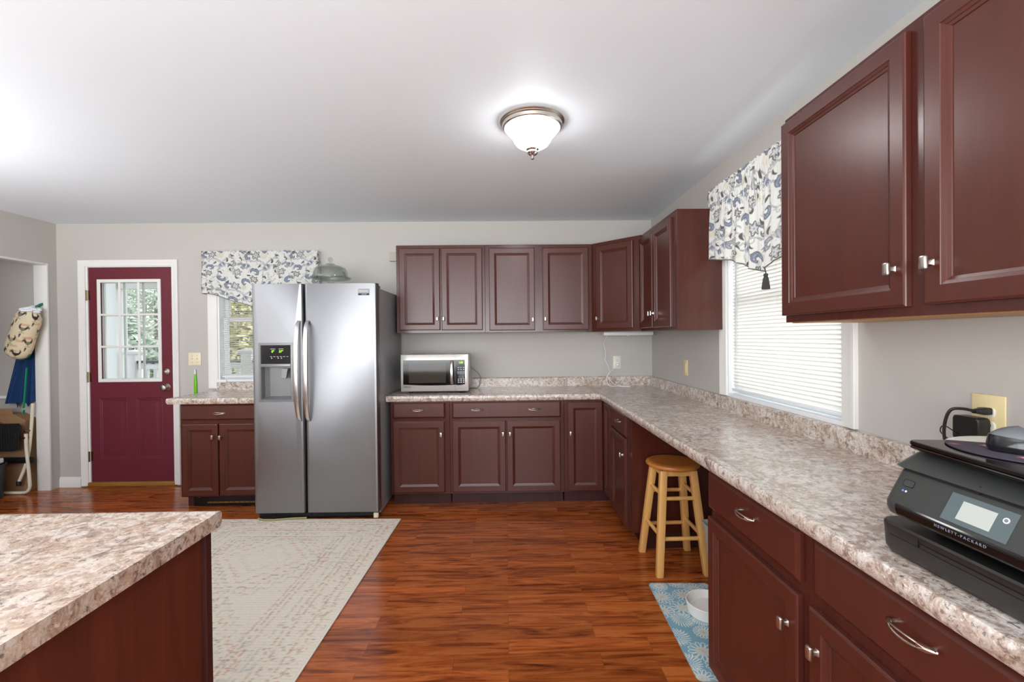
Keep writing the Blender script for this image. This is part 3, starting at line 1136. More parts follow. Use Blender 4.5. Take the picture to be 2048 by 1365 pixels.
cl = thing('countertop', 'small granite-look worktop between burgundy door and refrigerator', 'countertop', (-2.3, 3.95, .89))
bm = BM()
loops = []
pr = slab_profile(ZT)
for i, (x, y) in enumerate([(-2.69, 4.278), (-2.69, 3.632), (-1.90, 3.632)]):
    loops.append([((x - o_, y, z) if i == 0 else (x - o_, y - o_, z) if i == 1 else (x, y - o_, z)) for o_, z in pr])
loft(bm, loops)
box(bm, -2.642, -1.90, 3.680, 4.278, ZT - .03, ZT)
obj('slab', bm, GRAN, cl, angle=40)
bm = BM()
box(bm, -2.667, -1.90, 4.228, 4.256, .88, .962, .004)
obj('backsplash', bm, GRAN, cl)

ci = thing('countertop', 'granite-look island worktop filling the lower left corner', 'countertop', (-1.6, .6, .89))
bm = BM()
loops = []
sec = [(-.5, ZT), (1.215, ZT), (1.226, ZT + .002), (1.236, ZT + .001), (1.243, ZT - .006), (1.243, ZT - .030), (1.236, ZT - .041), (-.5, ZT - .041)]
loft(bm, [[(x, y, z) for y, z in sec] for x in (-3.05, -.775)])
obj('slab', bm, GRANI, ci, angle=40)


# ================================================================== REFRIGERATOR
fr = thing('refrigerator', 'tall stainless side-by-side refrigerator with ice and water dispenser', 'refrigerator', (-1.42, 3.8, 0))
bm = BM()
box(bm, -1.875, -.964, 3.475, 4.20, .022, 1.738, .006, 2)
obj('case', bm, CASEG, fr)
bm = BM()
box(bm, -1.86, -.975, 3.43, 3.476, .012, .052, .004)
for k in range(9):
    box(bm, -1.80 + k * .09, -1.735 + k * .09, 3.426, 3.431, .024, .040)
obj('kick_grille', bm, BLACK, fr)
for x in (-.985,):
    bm = BM(); box(bm, x - .018, x + .018, 3.415, 3.44, .006, .045, .004)
    lathe(bm, [(.008, 0), (.008, -.006)], (x, 3.415, .026), 12, 'y')
    obj('levelling_foot', bm, IVORY, fr)
for x in (-1.83, -.998):
    bm = BM(); box(bm, x - .03, x + .03, 3.44, 3.56, 1.738, 1.762, .006)
    obj('hinge_cover', bm, CASEG, fr)


def outer(x0, x1, z0, z1):
    return [(rring(x0 + i, x1 - i, z0 + j, z1 - j, y, .004, 2)) for i, j, y in
            ((.006, .004, 3.470), (0, 0, 3.464), (0, 0, 3.424), (.003, .001, 3.412), (.010, .002, 3.4035), (.022, .003, 3.400))]


# right door
bm = BM(); loft(bm, outer(-1.492, -.955, .057, 1.768), cap0=True)
rd = obj('door', bm, STEEL, fr)
# left door with the dispenser opening
bm = BM()
hx0, hx1, hz0, hz1 = -1.832, -1.576, .889, 1.328
LO = outer(-1.882, -1.503, .057, 1.768)
rows = loft(bm, LO, cap0=True, cap1=False)
last = rows[-1]
hole = [bm.verts.new(p) for p in ((hx0, 3.40, hz0), (hx1, 3.40, hz0), (hx1, 3.40, hz1), (hx0, 3.40, hz1))]
m = len(last) // 4
# corners run bottom-right, top-right, top-left, bottom-left
br, tr, tl, bl = last[0:m], last[m:2 * m], last[2 * m:3 * m], last[3 * m:]
bm.faces.new(br + [tr[0], hole[2], hole[1]])
bm.faces.new(tr + [tl[0], hole[3], hole[2]])
bm.faces.new(tl + [bl[0], hole[0], hole[3]])
bm.faces.new(bl + [br[0], hole[1], hole[0]])
ld = obj('door', bm, STEEL, fr)
# dispenser insert
bm = BM()
loft(bm, [rring(hx0 + i, hx1 - i, hz0 + i, hz1 - i, y) for i, y in ((0, 3.402), (.001, 3.395), (.016, 3.393), (.020, 3.398))], cap0=False, cap1=False)
box(bm, hx0 + .018, hx1 - .018, 3.390, 3.41, 1.148, 1.172, .003)
disp = obj('dispenser', bm, DISPG, fr)
bm = BM()
box(bm, hx0 + .020, hx1 - .020, 3.397, 3.410, 1.172, 1.308)
cp = obj('control_panel', bm, BLACKG, fr, smooth=False)
bm = BM()
x0, x1, z0, z1 = hx0 + .020, hx1 - .020, hz0 + .020, 1.148
L = []
for y, i, zb in ((3.398, 0, 0), (3.44, .004, .012), (3.463, .03, .016)):
    L.append(rring(x0 + i, x1 - i, z0 + zb, z1, y))
loft(bm, L, cap0=False, cap1=True)
obj('alcove', bm, DISPG, disp, angle=20)
bm = BM()
loft(bm, [[(-1.668, 3.41, 1.135), (-1.622, 3.41, 1.135), (-1.622, 3.45, 1.135), (-1.668, 3.45, 1.135)],
          [(-1.664, 3.405, 1.115), (-1.626, 3.405, 1.115), (-1.628, 3.44, 1.115), (-1.662, 3.44, 1.115)],
          [(-1.668, 3.403, 1.063), (-1.634, 3.403, 1.063), (-1.634, 3.412, 1.060), (-1.668, 3.412, 1.060)]])
obj('paddle', bm, DISPG, disp)
TXF = lambda x, y, z: Matrix.Translation((x, y, z)) @ Matrix.Rotation(PI / 2, 4, 'X')
text('0°', .024, GREENLED, cp, TXF(-1.724, 3.396, 1.263), bold=.0006)
text('37°', .024, GREENLED, cp, TXF(-1.664, 3.396, 1.263), bold=.0006)
for x in (-1.724, -1.664):
    bm = BM(); box(bm, x - .018, x + .018, 3.3955, 3.397, 1.281, 1.284)
    obj('caption_line', bm, WHITEINK, cp, smooth=False)
for k in range(6):
    x = -1.738 + k * .024
    bm = BM(); box(bm, x - .007, x + .007, 3.3955, 3.397, 1.224, 1.227)
    obj('caption_line', bm, WHITEINK, cp, smooth=False)
    if k in (0, 2, 3):
        bm = BM(); lathe(bm, [(.004, 0), (.004, -.001)], (x + .004, 3.397, 1.214), 8, 'y')
        obj('indicator', bm, WHITEINK, cp, smooth=False)
# badge on the right door
bm = BM()
box(bm, -1.091, -1.008, 3.396, 3.401, 1.676, 1.724, .001, 1)
bd = obj('badge', bm, CASEG, fr)
bm = BM(); box(bm, -1.090, -1.009, 3.3953, 3.3965, 1.677, 1.689)
obj('badge_strip', bm, DARK, bd, smooth=False)
text('FRIGIDAIRE', .0135, WHITEINK, bd, TXF(-1.0495, 3.3955, 1.7055), bold=.0003)
text('GALLERY', .0078, WHITEINK, bd, TXF(-1.0455, 3.395, 1.683), bold=.0001, spacing=1.3)
# long bowed handles
for x, par, lean in ((-1.529, ld, -.012), (-1.466, rd, .012)):
    bm = BM()
    loops = []
    n = 30
    for k in range(n + 1):
        t = -1 + 2 * k / n
        z = 1.117 + .374 * t
        e = max(0, 1 - abs(t) ** 3)
        y = 3.400 - .066 * max(0, 1 - t * t) ** .5
        wd = .0135 + .006 * e
        th = .0055 + .004 * e
        cx = x + lean * (1 - t * t) * .3
        loops.append([(cx + wd * math.cos(a), y + th * math.sin(a) - .004, z) for a in np.linspace(0, 2 * PI, 13)[:-1]])
    loft(bm, loops)
    obj('handle', bm, STEELP, par)
hose = BM()
tube(hose, smooth_path([(-1.86, 3.416, .0160), (-1.82, 3.392, .0160), (-1.77, 3.382, .0160), (-1.72, 3.388, .0160), (-1.62, 3.408, .0160), (-1.5, 3.416, .0160)]), .006, 8)
tag(obj('drain_hose', hose, mat('pale_green_tubing', lin3(158, 156, 104), .4)), 'thin yellow-green tube trailing on the floor under the refrigerator', 'tube')

# ================================================================== GLASS CAKE STAND
cx, cy = -1.445, 3.80
cs = thing('cake_stand', 'low clear glass cake stand on top of the refrigerator', 'cake stand', (cx, cy, 1.738))
bm = BM()
lathe(bm, [(.062, 1.739), (.058, 1.746), (.030, 1.762), (.018, 1.785), (.022, 1.815), (.040, 1.828), (.120, 1.838), (.150, 1.846), (.163, 1.858), (.161, 1.862), (.148, 1.853), (.120, 1.846), (.02, 1.844)], (cx, cy, 0), 48)
obj('plate', bm, CRYSTAL, cs)
cd = thing('cake_dome', 'clear glass cake dome with round knob covering the cake stand', 'cake dome', (cx, cy, 1.853))
bm = BM()
po = [(.140, 1.855), (.141, 1.862), (.138, 1.880), (.132, 1.915), (.118, 1.940), (.085, 1.957), (.045, 1.966), (.018, 1.970)]
pi_ = [(.0, 1.966), (.045, 1.962), (.083, 1.953), (.115, 1.937), (.128, 1.913), (.134, 1.880), (.137, 1.862), (.1365, 1.855)]
lathe(bm, po[::-1] + [(r, z) for r, z in pi_[::-1]][:-1], (cx, cy, 0), 48, cap0=True, cap1=True)
obj('cover', bm, CRYSTAL, cd)
bm = BM()
lathe(bm, [(.036, 1.9705), (.038, 1.974), (.030, 1.979), (.011, 1.984), (.010, 1.991), (.016, 1.998), (.021, 2.008), (.020, 2.018), (.013, 2.027), (.004, 2.030)], (cx, cy, 0), 24)
obj('knob', bm, CRYSTAL, cd)

# ================================================================== MICROWAVE
mw = thing('microwave', 'stainless countertop microwave with black glass door left on the back worktop', 'microwave', (-.6, 3.97, .89))
x0, x1, z0, z1, yf = -.872, -.313, .909, 1.214, 3.80
bm = BM(); box(bm, x0 + .004, x1 - .004, yf, 4.16, z0 + .002, z1 - .002, .004)
for k in range(10):
    box(bm, x1 - .0045, x1 - .003, 3.95 + k * .012, 3.957 + k * .012, 1.06, 1.15)
obj('case', bm, mat('silver_painted_case', lin3(176, 174, 172), .3, .7), mw)
xs = -.4205
def mw_front(a0, a1, edge0, edge1):
    bm = BM()
    n = 10
    loops = []
    for k in range(n + 1):
        x = a0 + (a1 - a0) * k / n
        L = []
        for z in np.linspace(z0, z1, 13):
            v = (z - z0) / (z1 - z0) * 2 - 1
            bul = .016 * (1 - v ** 4) + .004
            u = abs((x - (x0 + x1) / 2) / ((x1 - x0) / 2))
            bul *= 1 - .5 * u ** 8
            L.append((x, yf - bul, z))
        L += [(x, yf, z1), (x, yf, z0)]
        loops.append(L)
    loft(bm, loops)
    return bm
MWF = mat('satin_silver_fascia', lin3(214, 211, 206), .27, .65)
md = obj('door', mw_front(x0, xs - .0012, 1, 0), MWF, mw, angle=50)
mc = obj('control_fascia', mw_front(xs + .0012, x1, 0, 1), MWF, mw, angle=50)
yb = yf - .0225
bm = BM()
def lens(a0, a1, sag_l, sag_r, za, zb):
    top = [(a0 + (a1 - a0) * t, zb) for t in np.linspace(1, 0, 12)]
    bot = [(a0 + (a1 - a0) * t, za - (sag_l + (sag_r - sag_l) * t) - .006 * math.sin(PI * (t if sag_r <= sag_l else t))) for t in np.linspace(0, 1, 12)]
    return bot + top
out = lens(x0 + .022, xs - .0015, 0, .006, .968, 1.170)
loft(bm, [[(x, yb + .004, z) for x, z in out], [(x, yb, z) for x, z in out]])
dg = obj('door_glass', bm, BLACKG, md, smooth=False)
bm = BM(); box(bm, -.803, -.497, yb - .0006, yb + .001, .980, 1.150)
obj('viewing_window', bm, mat('smoked_glass', lin3(66, 60, 54), .06), md, smooth=False)
bm = BM()
out = lens(xs + .0015, x1 - .026, .006, 0, .968, 1.170)
loft(bm, [[(x, yb + .004, z) for x, z in out], [(x, yb, z) for x, z in out]])
kp = obj('keypad', bm, BLACKG, mw, smooth=False)
text('1:00', .021, GREENLED, kp, TXF(-.372, yb - .0006, 1.146), bold=.0008)
bm = BM()
for r, (zz, hh) in enumerate(((1.107, .004), (1.090, .004), (1.010, .003), (.999, .004), (.985, .0045))):
    for c in range(3):
        x = -.392 + c * .021
        bm = BM(); box(bm, x - .006, x + .006, yb - .0008, yb, zz - hh, zz + hh * .4)
        obj('key', bm, WHITEINK, kp, smooth=False)
for c in range(3):
    bm = BM(); box(bm, -.403 + c * .021, -.384 + c * .021, yb - .0007, yb, 1.052, 1.076)
    obj('key', bm, GREYINK, kp, smooth=False)
text('123\n456\n789', .014, WHITEINK, kp, TXF(-.372, yb - .0007, 1.030), spacing=2.3)
text('Emerson', .017, mat('grey_engraving', lin3(96, 90, 86), .5), md, TXF(-.815, yf - .0175, .948) @ Matrix.Rotation(-.16, 4, 'X'), bold=.0002)
bm = BM()
L = []
for k in range(15):
    t = -1 + 2 * k / 14
    z = 1.067 + .098 * t
    y = yb - .030 * max(0, 1 - t * t) ** .5 - .002
    L.append([(-.4465 + .012 * math.cos(a), y + .004 * math.sin(a), z) for a in np.linspace(0, 2 * PI, 11)[:-1]])
loft(bm, L)
obj('handle', bm, NICKEL, md)
for x in (-.80, -.385):
    for y in (3.85, 4.10):
        bm = BM(); lathe(bm, [(.014, .8905), (.016, .900), (.016, .911)], (x, y, 0), 14)
        obj('foot', bm, BLACK, mw)
bm = BM()
tube(bm, smooth_path([(-.316, 4.13, 1.085), (-.29, 4.15, 1.06), (-.255, 4.16, 1.03), (-.235, 4.16, .99), (-.24, 4.15, .92), (-.27, 4.14, .894), (-.33, 4.17, .894)]), .0035, 8)
obj('power_cord', bm, mat('grey_cord', lin3(128, 124, 118), .5), mw)

# ================================================================== CEILING LIGHT
GLOW = mat('frosted_lit_glass', (1, 1, 1), .4, emit=(1.0, .99, .98), estr=17.0)
def ceiling_lamp(label, x, y, group=None):
    r = thing('ceiling_light', label, 'ceiling light', (x, y, ZC), 0, group)
    bm = BM()
    lathe(bm, [(.150, ZC), (.162, ZC - .001), (.163, ZC - .006), (.157, ZC - .010), (.158, ZC - .014), (.152, ZC - .018), (.150, ZC - .032), (.146, ZC - .036), (.141, ZC - .037), (.138, ZC - .030)], (x, y, 0), 56, cap1=False)
    obj('pan', bm, NICKEL, r)
    bm = BM()
    lathe(bm, [(.1375, ZC - .028), (.138, ZC - .036), (.132, ZC - .046), (.121, ZC - .054), (.116, ZC - .064), (.108, ZC - .074), (.098, ZC - .086), (.092, ZC - .100), (.080, ZC - .116), (.060, ZC - .128), (.034, ZC - .137), (.012, ZC - .140)], (x, y, 0), 56, cap0=False)
    obj('glass_bowl', bm, GLOW, r, angle=60)
    bm = BM()
    lathe(bm, [(.031, ZC - .1385), (.033, ZC - .141), (.029, ZC - .144), (.026, ZC - .150), (.028, ZC - .156), (.025, ZC - .163), (.014, ZC - .171), (.006, ZC - .175), (.006, ZC - .180), (.011, ZC - .184), (.008, ZC - .190), (.002, ZC - .193)], (x, y, 0), 24)
    obj('finial', bm, CHROME, r)
    return r
ceiling_lamp('flush ceiling light with frosted glass bowl and nickel ring', .146, 2.31)

# ================================================================== SMALL WALL FITTINGS
def plate(bm, c, w, h, axis, bev=.0025):
    x, y, z = c
    if axis == 'y':
        box(bm, x - w / 2, x + w / 2, y - .006, y - .0002, z - h / 2, z + h / 2, bev)
    else:
        box(bm, x - .006, x - .0002, y - w / 2, y + w / 2, z - h / 2, z + h / 2, bev)
sw = thing('light_switch', 'ivory double toggle switch plate beside the burgundy door', 'light switch', (-2.894, YB, 1.179))
bm = BM(); plate(bm, (-2.894, YB, 1.179), .116, .118, 'y'); obj('plate', bm, IVORY, sw)
for dx in (-.023, .023):
    bm = BM(); box(bm, -2.894 + dx - .004, -2.894 + dx + .004, YB - .016, YB - .005, 1.175, 1.192, .001)
    obj('toggle', bm, IVORY, sw)
for dx in (-.023, .023):
    for dz in (-.030, .030):
        bm = BM(); lathe(bm, [(.003, 0), (.002, -.001)], (-2.894 + dx, YB - .006, 1.179 + dz), 8, 'y'); obj('screw', bm, BRASS, sw)

def outlet(bm_parts, c, axis, root, m):
    x, y, z = c
    for dz in (-.020, .020):
        bm = BM()
        M = Matrix.Scale(.78, 4, (0, 0, 1))
        prof = [(.017, 0), (.017, -.003), (.0155, -.004)]
        lathe(bm, prof, (0, 0, 0), 24, 'y')
        for v in bm.verts:
            v.co.z = max(-.0135, min(.0135, v.co.z))
        for sx in (-.0062, .0062):
            box(bm, sx - .001, sx + .001, -.0046, -.0038, -.002, .0062, mi=1)
        box(bm, -.002, .002, -.0046, -.0038, -.009, -.0055, mi=1)
        T = Matrix.Translation((x, y, z + dz)) @ (Matrix.Identity(4) if axis == 'y' else Matrix.Rotation(RZ, 4, 'Z'))
        if axis == 'y':
            T = Matrix.Translation((x, y - .006, z + dz))
        else:
            T = Matrix.Translation((x - .006, y, z + dz)) @ Matrix.Rotation(RZ, 4, 'Z')
        bm.transform(T)
        obj('socket', bm, [m, DARK], root)
oa = thing('wall_outlet', 'white wall outlet under the corner cabinet with a white cord plugged in', 'outlet', (1.050, YB, 1.106))
bm = BM(); plate(bm, (1.050, YB, 1.106), .074, .122, 'y'); obj('plate', bm, LAMPOUT, oa)
outlet(None, (1.050, YB, 1.106), 'y', oa, LAMPOUT)
ob = thing('wall_switch', 'ivory rocker switch plate on the right wall beneath the narrow wall cabinet', 'switch', (XR, 3.470, 1.106))
bm = BM(); plate(bm, (XR, 3.470, 1.106), .074, .120, 'x'); obj('plate', bm, IVORYD, ob)
bm = BM(); box(bm, XR - .009, XR - .005, 3.470 - .016, 3.470 + .016, 1.073, 1.139, .001); obj('rocker', bm, IVORYD, ob)
oc = thing('wall_outlet', 'oversized yellowed ivory outlet plate on the wall behind the printer', 'outlet', (XR, 1.281, 1.105))
bm = BM(); plate(bm, (XR, 1.281, 1.105), .091, .138, 'x'); obj('plate', bm, IVORYD, oc)
outlet(None, (XR, 1.276, 1.105), 'x', oc, LAMPOUT)
ch = thing('door_chime', 'small wall-coloured box high on the wall left of the wall cabinets', 'chime box', (-1.03, YB, 2.112))
bm = BM(); box(bm, -1.072, -.962, YB - .045, YB - .0005, 2.070, 2.152, .004); obj('cover', bm, paint('painted_chime_box', lin3(188, 185, 175), .5), ch)

# ================================================================== UNDER-CABINET LIGHT AND CORD
ul = thing('under_cabinet_light', 'slim white light bar fixed beneath the corner wall cabinet', 'light bar', (1.1, 4.14, 1.393))
bm = BM(); box(bm, .888, 1.338, 4.09, 4.20, 1.359, 1.3925, .006)
box(bm, 1.095, 1.115, 4.088, 4.10, 1.354, 1.36, .002)
obj('housing', bm, VINYL, ul)
bm = BM()
tube(bm, smooth_path([(.935, 4.16, 1.360), (.925, 4.19, 1.33), (.912, 4.21, 1.28), (.925, 4.22, 1.23), (.930, 4.22, 1.17), (.922, 4.21, 1.14), (.950, 4.215, 1.075), (.965, 4.22, 1.03), (.975, 4.222, 1.020),
                      (.955, 4.21, 1.00), (.935, 4.20, .975), (.935, 4.19, .93), (.952, 4.17, .897), (1.00, 4.15, .894), (1.06, 4.12, .895), (1.11, 4.11, .897), (1.12, 4.085, .895), (1.06, 4.08, .896), (1.03, 4.10, .900), (1.10, 4.09, .902),
                      (1.125, 4.10, .898), (1.06, 4.125, .898), (1.0, 4.15, .91), (.955, 4.19, .955), (.950, 4.215, 1.0), (.985, 4.23, 1.028), (1.02, 4.24, 1.055), (1.046, 4.255, 1.080)], 7), .0026, 6)
obj('cord', bm, VINYL, ul)
bm = BM(); box(bm, 1.036, 1.060, 4.240, 4.2695, 1.074, 1.097, .004); obj('plug', bm, VINYL, ul)

# ================================================================== GREEN LIGHTER
lg = thing('utility_lighter', 'lime green stick lighter hung upright on the wall below the light switch', 'lighter', (-2.888, YB, .86))
bm = BM()
lathe(bm, [(.010, .0), (.014, .004), (.0145, .08), (.0125, .13), (.0085, .175), (.008, .186)], (0, 0, 0), 16)
for v in bm.verts:
    v.co.y *= .6
bm.transform(Matrix.Translation((-2.888, YB - .010, .855)))
obj('handle', bm, mat('lime_plastic', lin3(112, 196, 10), .35), lg)
bm = BM()
lathe(bm, [(.0075, .184), (.007, .222), (.006, .226)], (-2.888, YB - .010, .855), 12)
obj('nozzle', bm, WHITE, lg)
bm = BM(); box(bm, -2.892, -2.884, YB - .022, YB - .0005, 1.078, 1.084, .001)
obj('hook', bm, WHITE, lg)

# ================================================================== WINDOW BLINDS
def blind(name, label, axis, a0, a1, z0, z1, depth, pitch, tilt, wand):
    """tilt: slat angle from horizontal"""
    root = thing(name, label, 'window blind', ((a0 + a1) / 2, depth, z1) if axis == 'y' else (depth, (a0 + a1) / 2, z1))
    def P(a, d, z):
        return (a, depth + d, z) if axis == 'y' else (depth + d, a, z)
    def bx(bm, A0, A1, D0, D1, Z0, Z1, bev=.002):
        if axis == 'y':
            box(bm, A0, A1, depth + D0, depth + D1, Z0, Z1, bev)
        else:
            box(bm, depth + D0, depth + D1, A0, A1, Z0, Z1, bev)
    bm = BM(); bx(bm, a0, a1, -.014, .014, z1 - .03, z1); obj('headrail', bm, VINYL, root)
    bm = BM(); bx(bm, a0, a1, -.012, .012, z0, z0 + .016, .004); obj('bottom_rail', bm, VINYL, root)
    bm = BM()
    w = .0125
    z = z0 + .03
    c, s = math.cos(tilt), math.sin(tilt)
    while z < z1 - .035:
        top, bot = [], []
        for k in range(5):
            u = -1 + k / 2
            d, h = u * w * c, u * w * s + .0022 * (1 - u * u) * c
            dd = .0022 * (1 - u * u) * -s
            top.append((d + dd, z + h + .0003))
            bot.append((d + dd, z + h - .0003))
        prof = top + bot[::-1]
        loft(bm, [[P(a, d, h) for d, h in prof] for a in (a0 + .003, a1 - .003)])
        z += pitch
    obj('slats', bm, SLATM, root, angle=60)
    n = 3
    for k in range(n):
        a = a0 + (a1 - a0) * (.10 + .80 * k / (n - 1))
        bm = BM()
        for dd in (-.0125, .0125):
            tube(bm, [P(a, dd, z0 + .01), P(a, dd, z1 - .02)], .0007, 5)
        obj('ladder_cord', bm, VINYL, root)
    a, zb = wand
    bm = BM(); tube(bm, [P(a, -.022, z1 - .03), P(a, -.022, zb)], .0035, 8); obj('wand', bm, mat('clear_wand', lin3(190, 192, 196), .2), root)
    return root
blind('window_blind', 'white slatted blind with open slats in the window left of the refrigerator', 'y', -2.655, -1.915, 1.003, 2.03, YB + .028, 0.0205, .24, (-2.578, 1.30))
blind('window_blind', 'white slatted blind tilted nearly closed in the right wall window', 'x', 1.862, 2.800, 1.008, 2.18, XR + .028, .0203, -1.06, (2.72, 1.25))

# ================================================================== VALANCES
def valance(label, axis, wallc, a0, a1, ztop, zside, ztip, off, seed):
    """paisley swag on a rod; a runs along the wall; returns run back to the wall"""
    loc = ((a0 + a1) / 2, wallc - off, ztop) if axis == 'y' else (wallc - off, (a0 + a1) / 2, ztop)
    root = thing('valance', label, 'valance', loc)
    Wd = (a1 - a0)
    ret = off - .002
    path_len = Wd + 2 * ret
    R = paisley_raster(path_len, ztop - ztip, .003, seed)
    u = R.x
    v = R.y / R.y[-1]
    # path position
    r0 = .02
    a = np.where(u < ret, a0, np.where(u > ret + Wd, a1, a0 + (u - ret)))
    d = np.where(u < ret, wallc - u, np.where(u > ret + Wd, wallc - (path_len - u), wallc - ret))
    t = np.clip((a - a0) / Wd, 0, 1)
    # rounded corners of the rod
    e = np.minimum(np.clip((u - ret) / .03, 0, 1), np.clip((ret + Wd - u) / .03, 0, 1))
    d = np.where((u > ret) & (u < ret + Wd), wallc - ret + .010 * (1 - e) ** 2, d)
    h = 1 - np.abs(2 * t - 1)
    zb = zside - (zside - ztip) * (h ** 1.35)
    zb = zb + .006 * np.sin(t * 2 * PI * 3)
    zt = ztop + .004 * np.sin(u * 190) + .003 * np.sin(u * 77)
    ramp = v[:, None] ** .8
    fold = (.011 * np.sin(u * 2 * PI / .155 + .6) + .006 * np.sin(u * 2 * PI / .067 + 2.0)) * np.clip(e, 0, 1)
    gather = .0035 * np.sin(u * 2 * PI / .021) * np.clip(e, 0, 1)
    D = d[None, :] - (fold[None, :] * ramp + gather[None, :] * (1 - ramp) ** 2) - .012 * np.exp(-((v[:, None] - .10) / .06) ** 2)
    Z = zt[None, :] + (zb - zt)[None, :] * v[:, None]
    A = np.broadcast_to(a[None, :], Z.shape) + .004 * np.sin(v[:, None] * 5 + u[None, :] * 9)
    pos = np.stack([A, D, Z], -1) if axis == 'y' else np.stack([D, A, Z], -1)
    col = R.a.copy()
    me = grid_mesh('cloth', R.nu, R.nv, pos, col)
    obj('cloth', me, PAISLEY, root, angle=80)
    # dark piping on the hem
    bm = BM()
    k = np.linspace(0, R.nu - 1, 70).astype(int)
    tube(bm, [Vector(pos[-1, i]) + Vector((0, 0, .001)) for i in k], .0032, 6)
    obj('hem_piping', bm, mat('grey_green_piping', lin3(112, 114, 100), .8), root)
    bm = BM()
    i = int(np.argmin(pos[-1, :, 2]))
    c = Vector(pos[-1, i])
    lathe(bm, [(.002, .004), (.003, -.008), (.010, -.010), (.011, -.018), (.009, -.024), (.012, -.034), (.016, -.060), (.019, -.082), (.018, -.088), (.006, -.086)], c, 18)
    for vv in bm.verts:
        dz = c.z - vv.co.z
        if dz > .03:
            an = math.atan2(vv.co.y - c.y, vv.co.x - c.x)
            vv.co.x += .0012 * math.cos(an * 9)
            vv.co.y += .0012 * math.sin(an * 9)
    obj('tassel', bm, mat('charcoal_tassel', lin3(74, 74, 72), .9), root)
    bm = BM()
    if axis == 'y':
        tube(bm, [(a0 + .006, wallc - .002, ztop - .03), (a0 + .006, wallc - ret + .016, ztop - .03), (a1 - .006, wallc - ret + .016, ztop - .03), (a1 - .006, wallc - .002, ztop - .03)], .006, 8)
    else:
        tube(bm, [(wallc - .002, a0 + .006, ztop - .03), (wallc - ret + .016, a0 + .006, ztop - .03), (wallc - ret + .016, a1 - .006, ztop - .03), (wallc - .002, a1 - .006, ztop - .03)], .006, 8)
    obj('curtain_rod', bm, WHITE, root)
    return root
valance('grey and cream paisley valance on the back wall window behind the refrigerator', 'y', YB, -2.775, -1.715, 2.168, 1.782, 1.625, .075, 1)
valance('grey and cream paisley valance with a charcoal tassel on the right wall window', 'x', XR, 1.66, 2.875, 2.262, 1.835, 1.668, .090, 4)

# ================================================================== STOOL
st = thing('bar_stool', 'round-seated light wooden stool tucked in the knee space under the worktop', 'stool', (.985, 2.685, 0))
sc_ = (.985, 2.685)
bm = BM()
lathe(bm, [(.02, .578), (.128, .578), (.142, .581), (.151, .588), (.153, .596), (.150, .604), (.141, .609), (.12, .610), (.06, .608), (.01, .607)], (sc_[0], sc_[1], 0), 48)
obj('seat', bm, SEATW, st)
feet = [(.842, 2.832), (.850, 2.530), (1.130, 2.842), (1.122, 2.536)]
tops = [(sc_[0] + dx * .085, sc_[1] + dy * .085) for dx, dy in ((-1, 1), (-1, -1), (1, 1), (1, -1))]
def legpt(i, z):
    t = z / .578
    return Vector((feet[i][0] + (tops[i][0] - feet[i][0]) * t, feet[i][1] + (tops[i][1] - feet[i][1]) * t, z))
for i in range(4):
    bm = BM()
    L = []
    for z, w in ((0.0005, .0185), (.004, .0195), (.3, .0205), (.577, .0205)):
        p = legpt(i, z)
        r = .006
        L.append([(q[0], q[1], z) for q in [(x, y2) for x, y2, _ in [(a, c, b) for a, b, c in rring(p.x - w, p.x + w, p.y - w, p.y + w, 0, r, 2)]]])
    loft(bm, L)
    obj('leg', bm, STOOLW, st)
for (i, j, za, zb) in ((1, 3, .200, .420), (0, 2, .185, .400), (0, 1, .215, .440), (2, 3, .215, .440)):
    for z in (za, zb):
        bm = BM(); tube(bm, [legpt(i, z), legpt(j, z)], .0115, 12); obj('rung', bm, STOOLW, st)
for (i, j) in ((0, 1), (1, 3), (3, 2), (2, 0)):
    bm = BM()
    p, q = legpt(i, .56), legpt(j, .56)
    d = (q - p).normalized(); nn = Vector((-d.y, d.x, 0)) * .009
    loft(bm, [[a + nn + Vector((0, 0, .017)), a - nn + Vector((0, 0, .017)), a - nn - Vector((0, 0, .015)), a + nn - Vector((0, 0, .015))] for a in (p, q)])
    obj('apron', bm, STOOLW, st)

# ================================================================== PET MAT, BOWL, BIN, RUG
tm = thing('pet_mat', 'blue floor mat printed with white flower outlines under the bowl', 'mat', (.910, 2.10, 0), -.035)
R = mat_raster(.32, .705)
U, V = np.meshgrid(R.x - .16, R.y - .3525)
pos = np.stack([U, V, np.full_like(U, .0045)], -1)
# round the corners by pulling the corner vertices in
rc_ = .022
cxm, cym = np.abs(U) - (.16 - rc_), np.abs(V) - (.3525 - rc_)
k = np.hypot(np.maximum(cxm, 0), np.maximum(cym, 0))
f = np.where((cxm > 0) & (cym > 0) & (k > rc_), rc_ / np.maximum(k, 1e-6), 1)
pos[..., 0] = np.where((cxm > 0) & (cym > 0), np.sign(U) * (.16 - rc_ + cxm * f), U)
pos[..., 1] = np.where((cxm > 0) & (cym > 0), np.sign(V) * (.3525 - rc_ + cym * f), V)
me = grid_mesh('printed_top', R.nu, R.nv, pos, R.a)
obj('printed_top', me, fabric_vc('printed_pet_mat', .5, bump=False), tm, world=False, angle=80)
bm = BM()
loft(bm, [[(x, y, z) for x, _, y in rring(-.1602, .1602, -.3527, .3527, 0, rc_, 5)] for z in (.0005, .0044)])
obj('backing', bm, mat('mat_backing', lin3(160, 178, 176), .7), tm, world=False)

bw = thing('pet_bowl', 'white ceramic pet bowl on the blue flowered mat', 'bowl', (.972, 2.185, .005))
bm = BM()
lathe(bm, [(.090, .005), (.096, .008), (.101, .040), (.104, .060), (.102, .063), (.098, .061), (.092, .040), (.085, .030), (.07, .030), (.062, .038), (.035, .041), (.002, .042)], (.972, 2.185, 0), 48)
obj('bowl', bm, mat('white_ceramic', lin3(238, 236, 230), .25), bw)

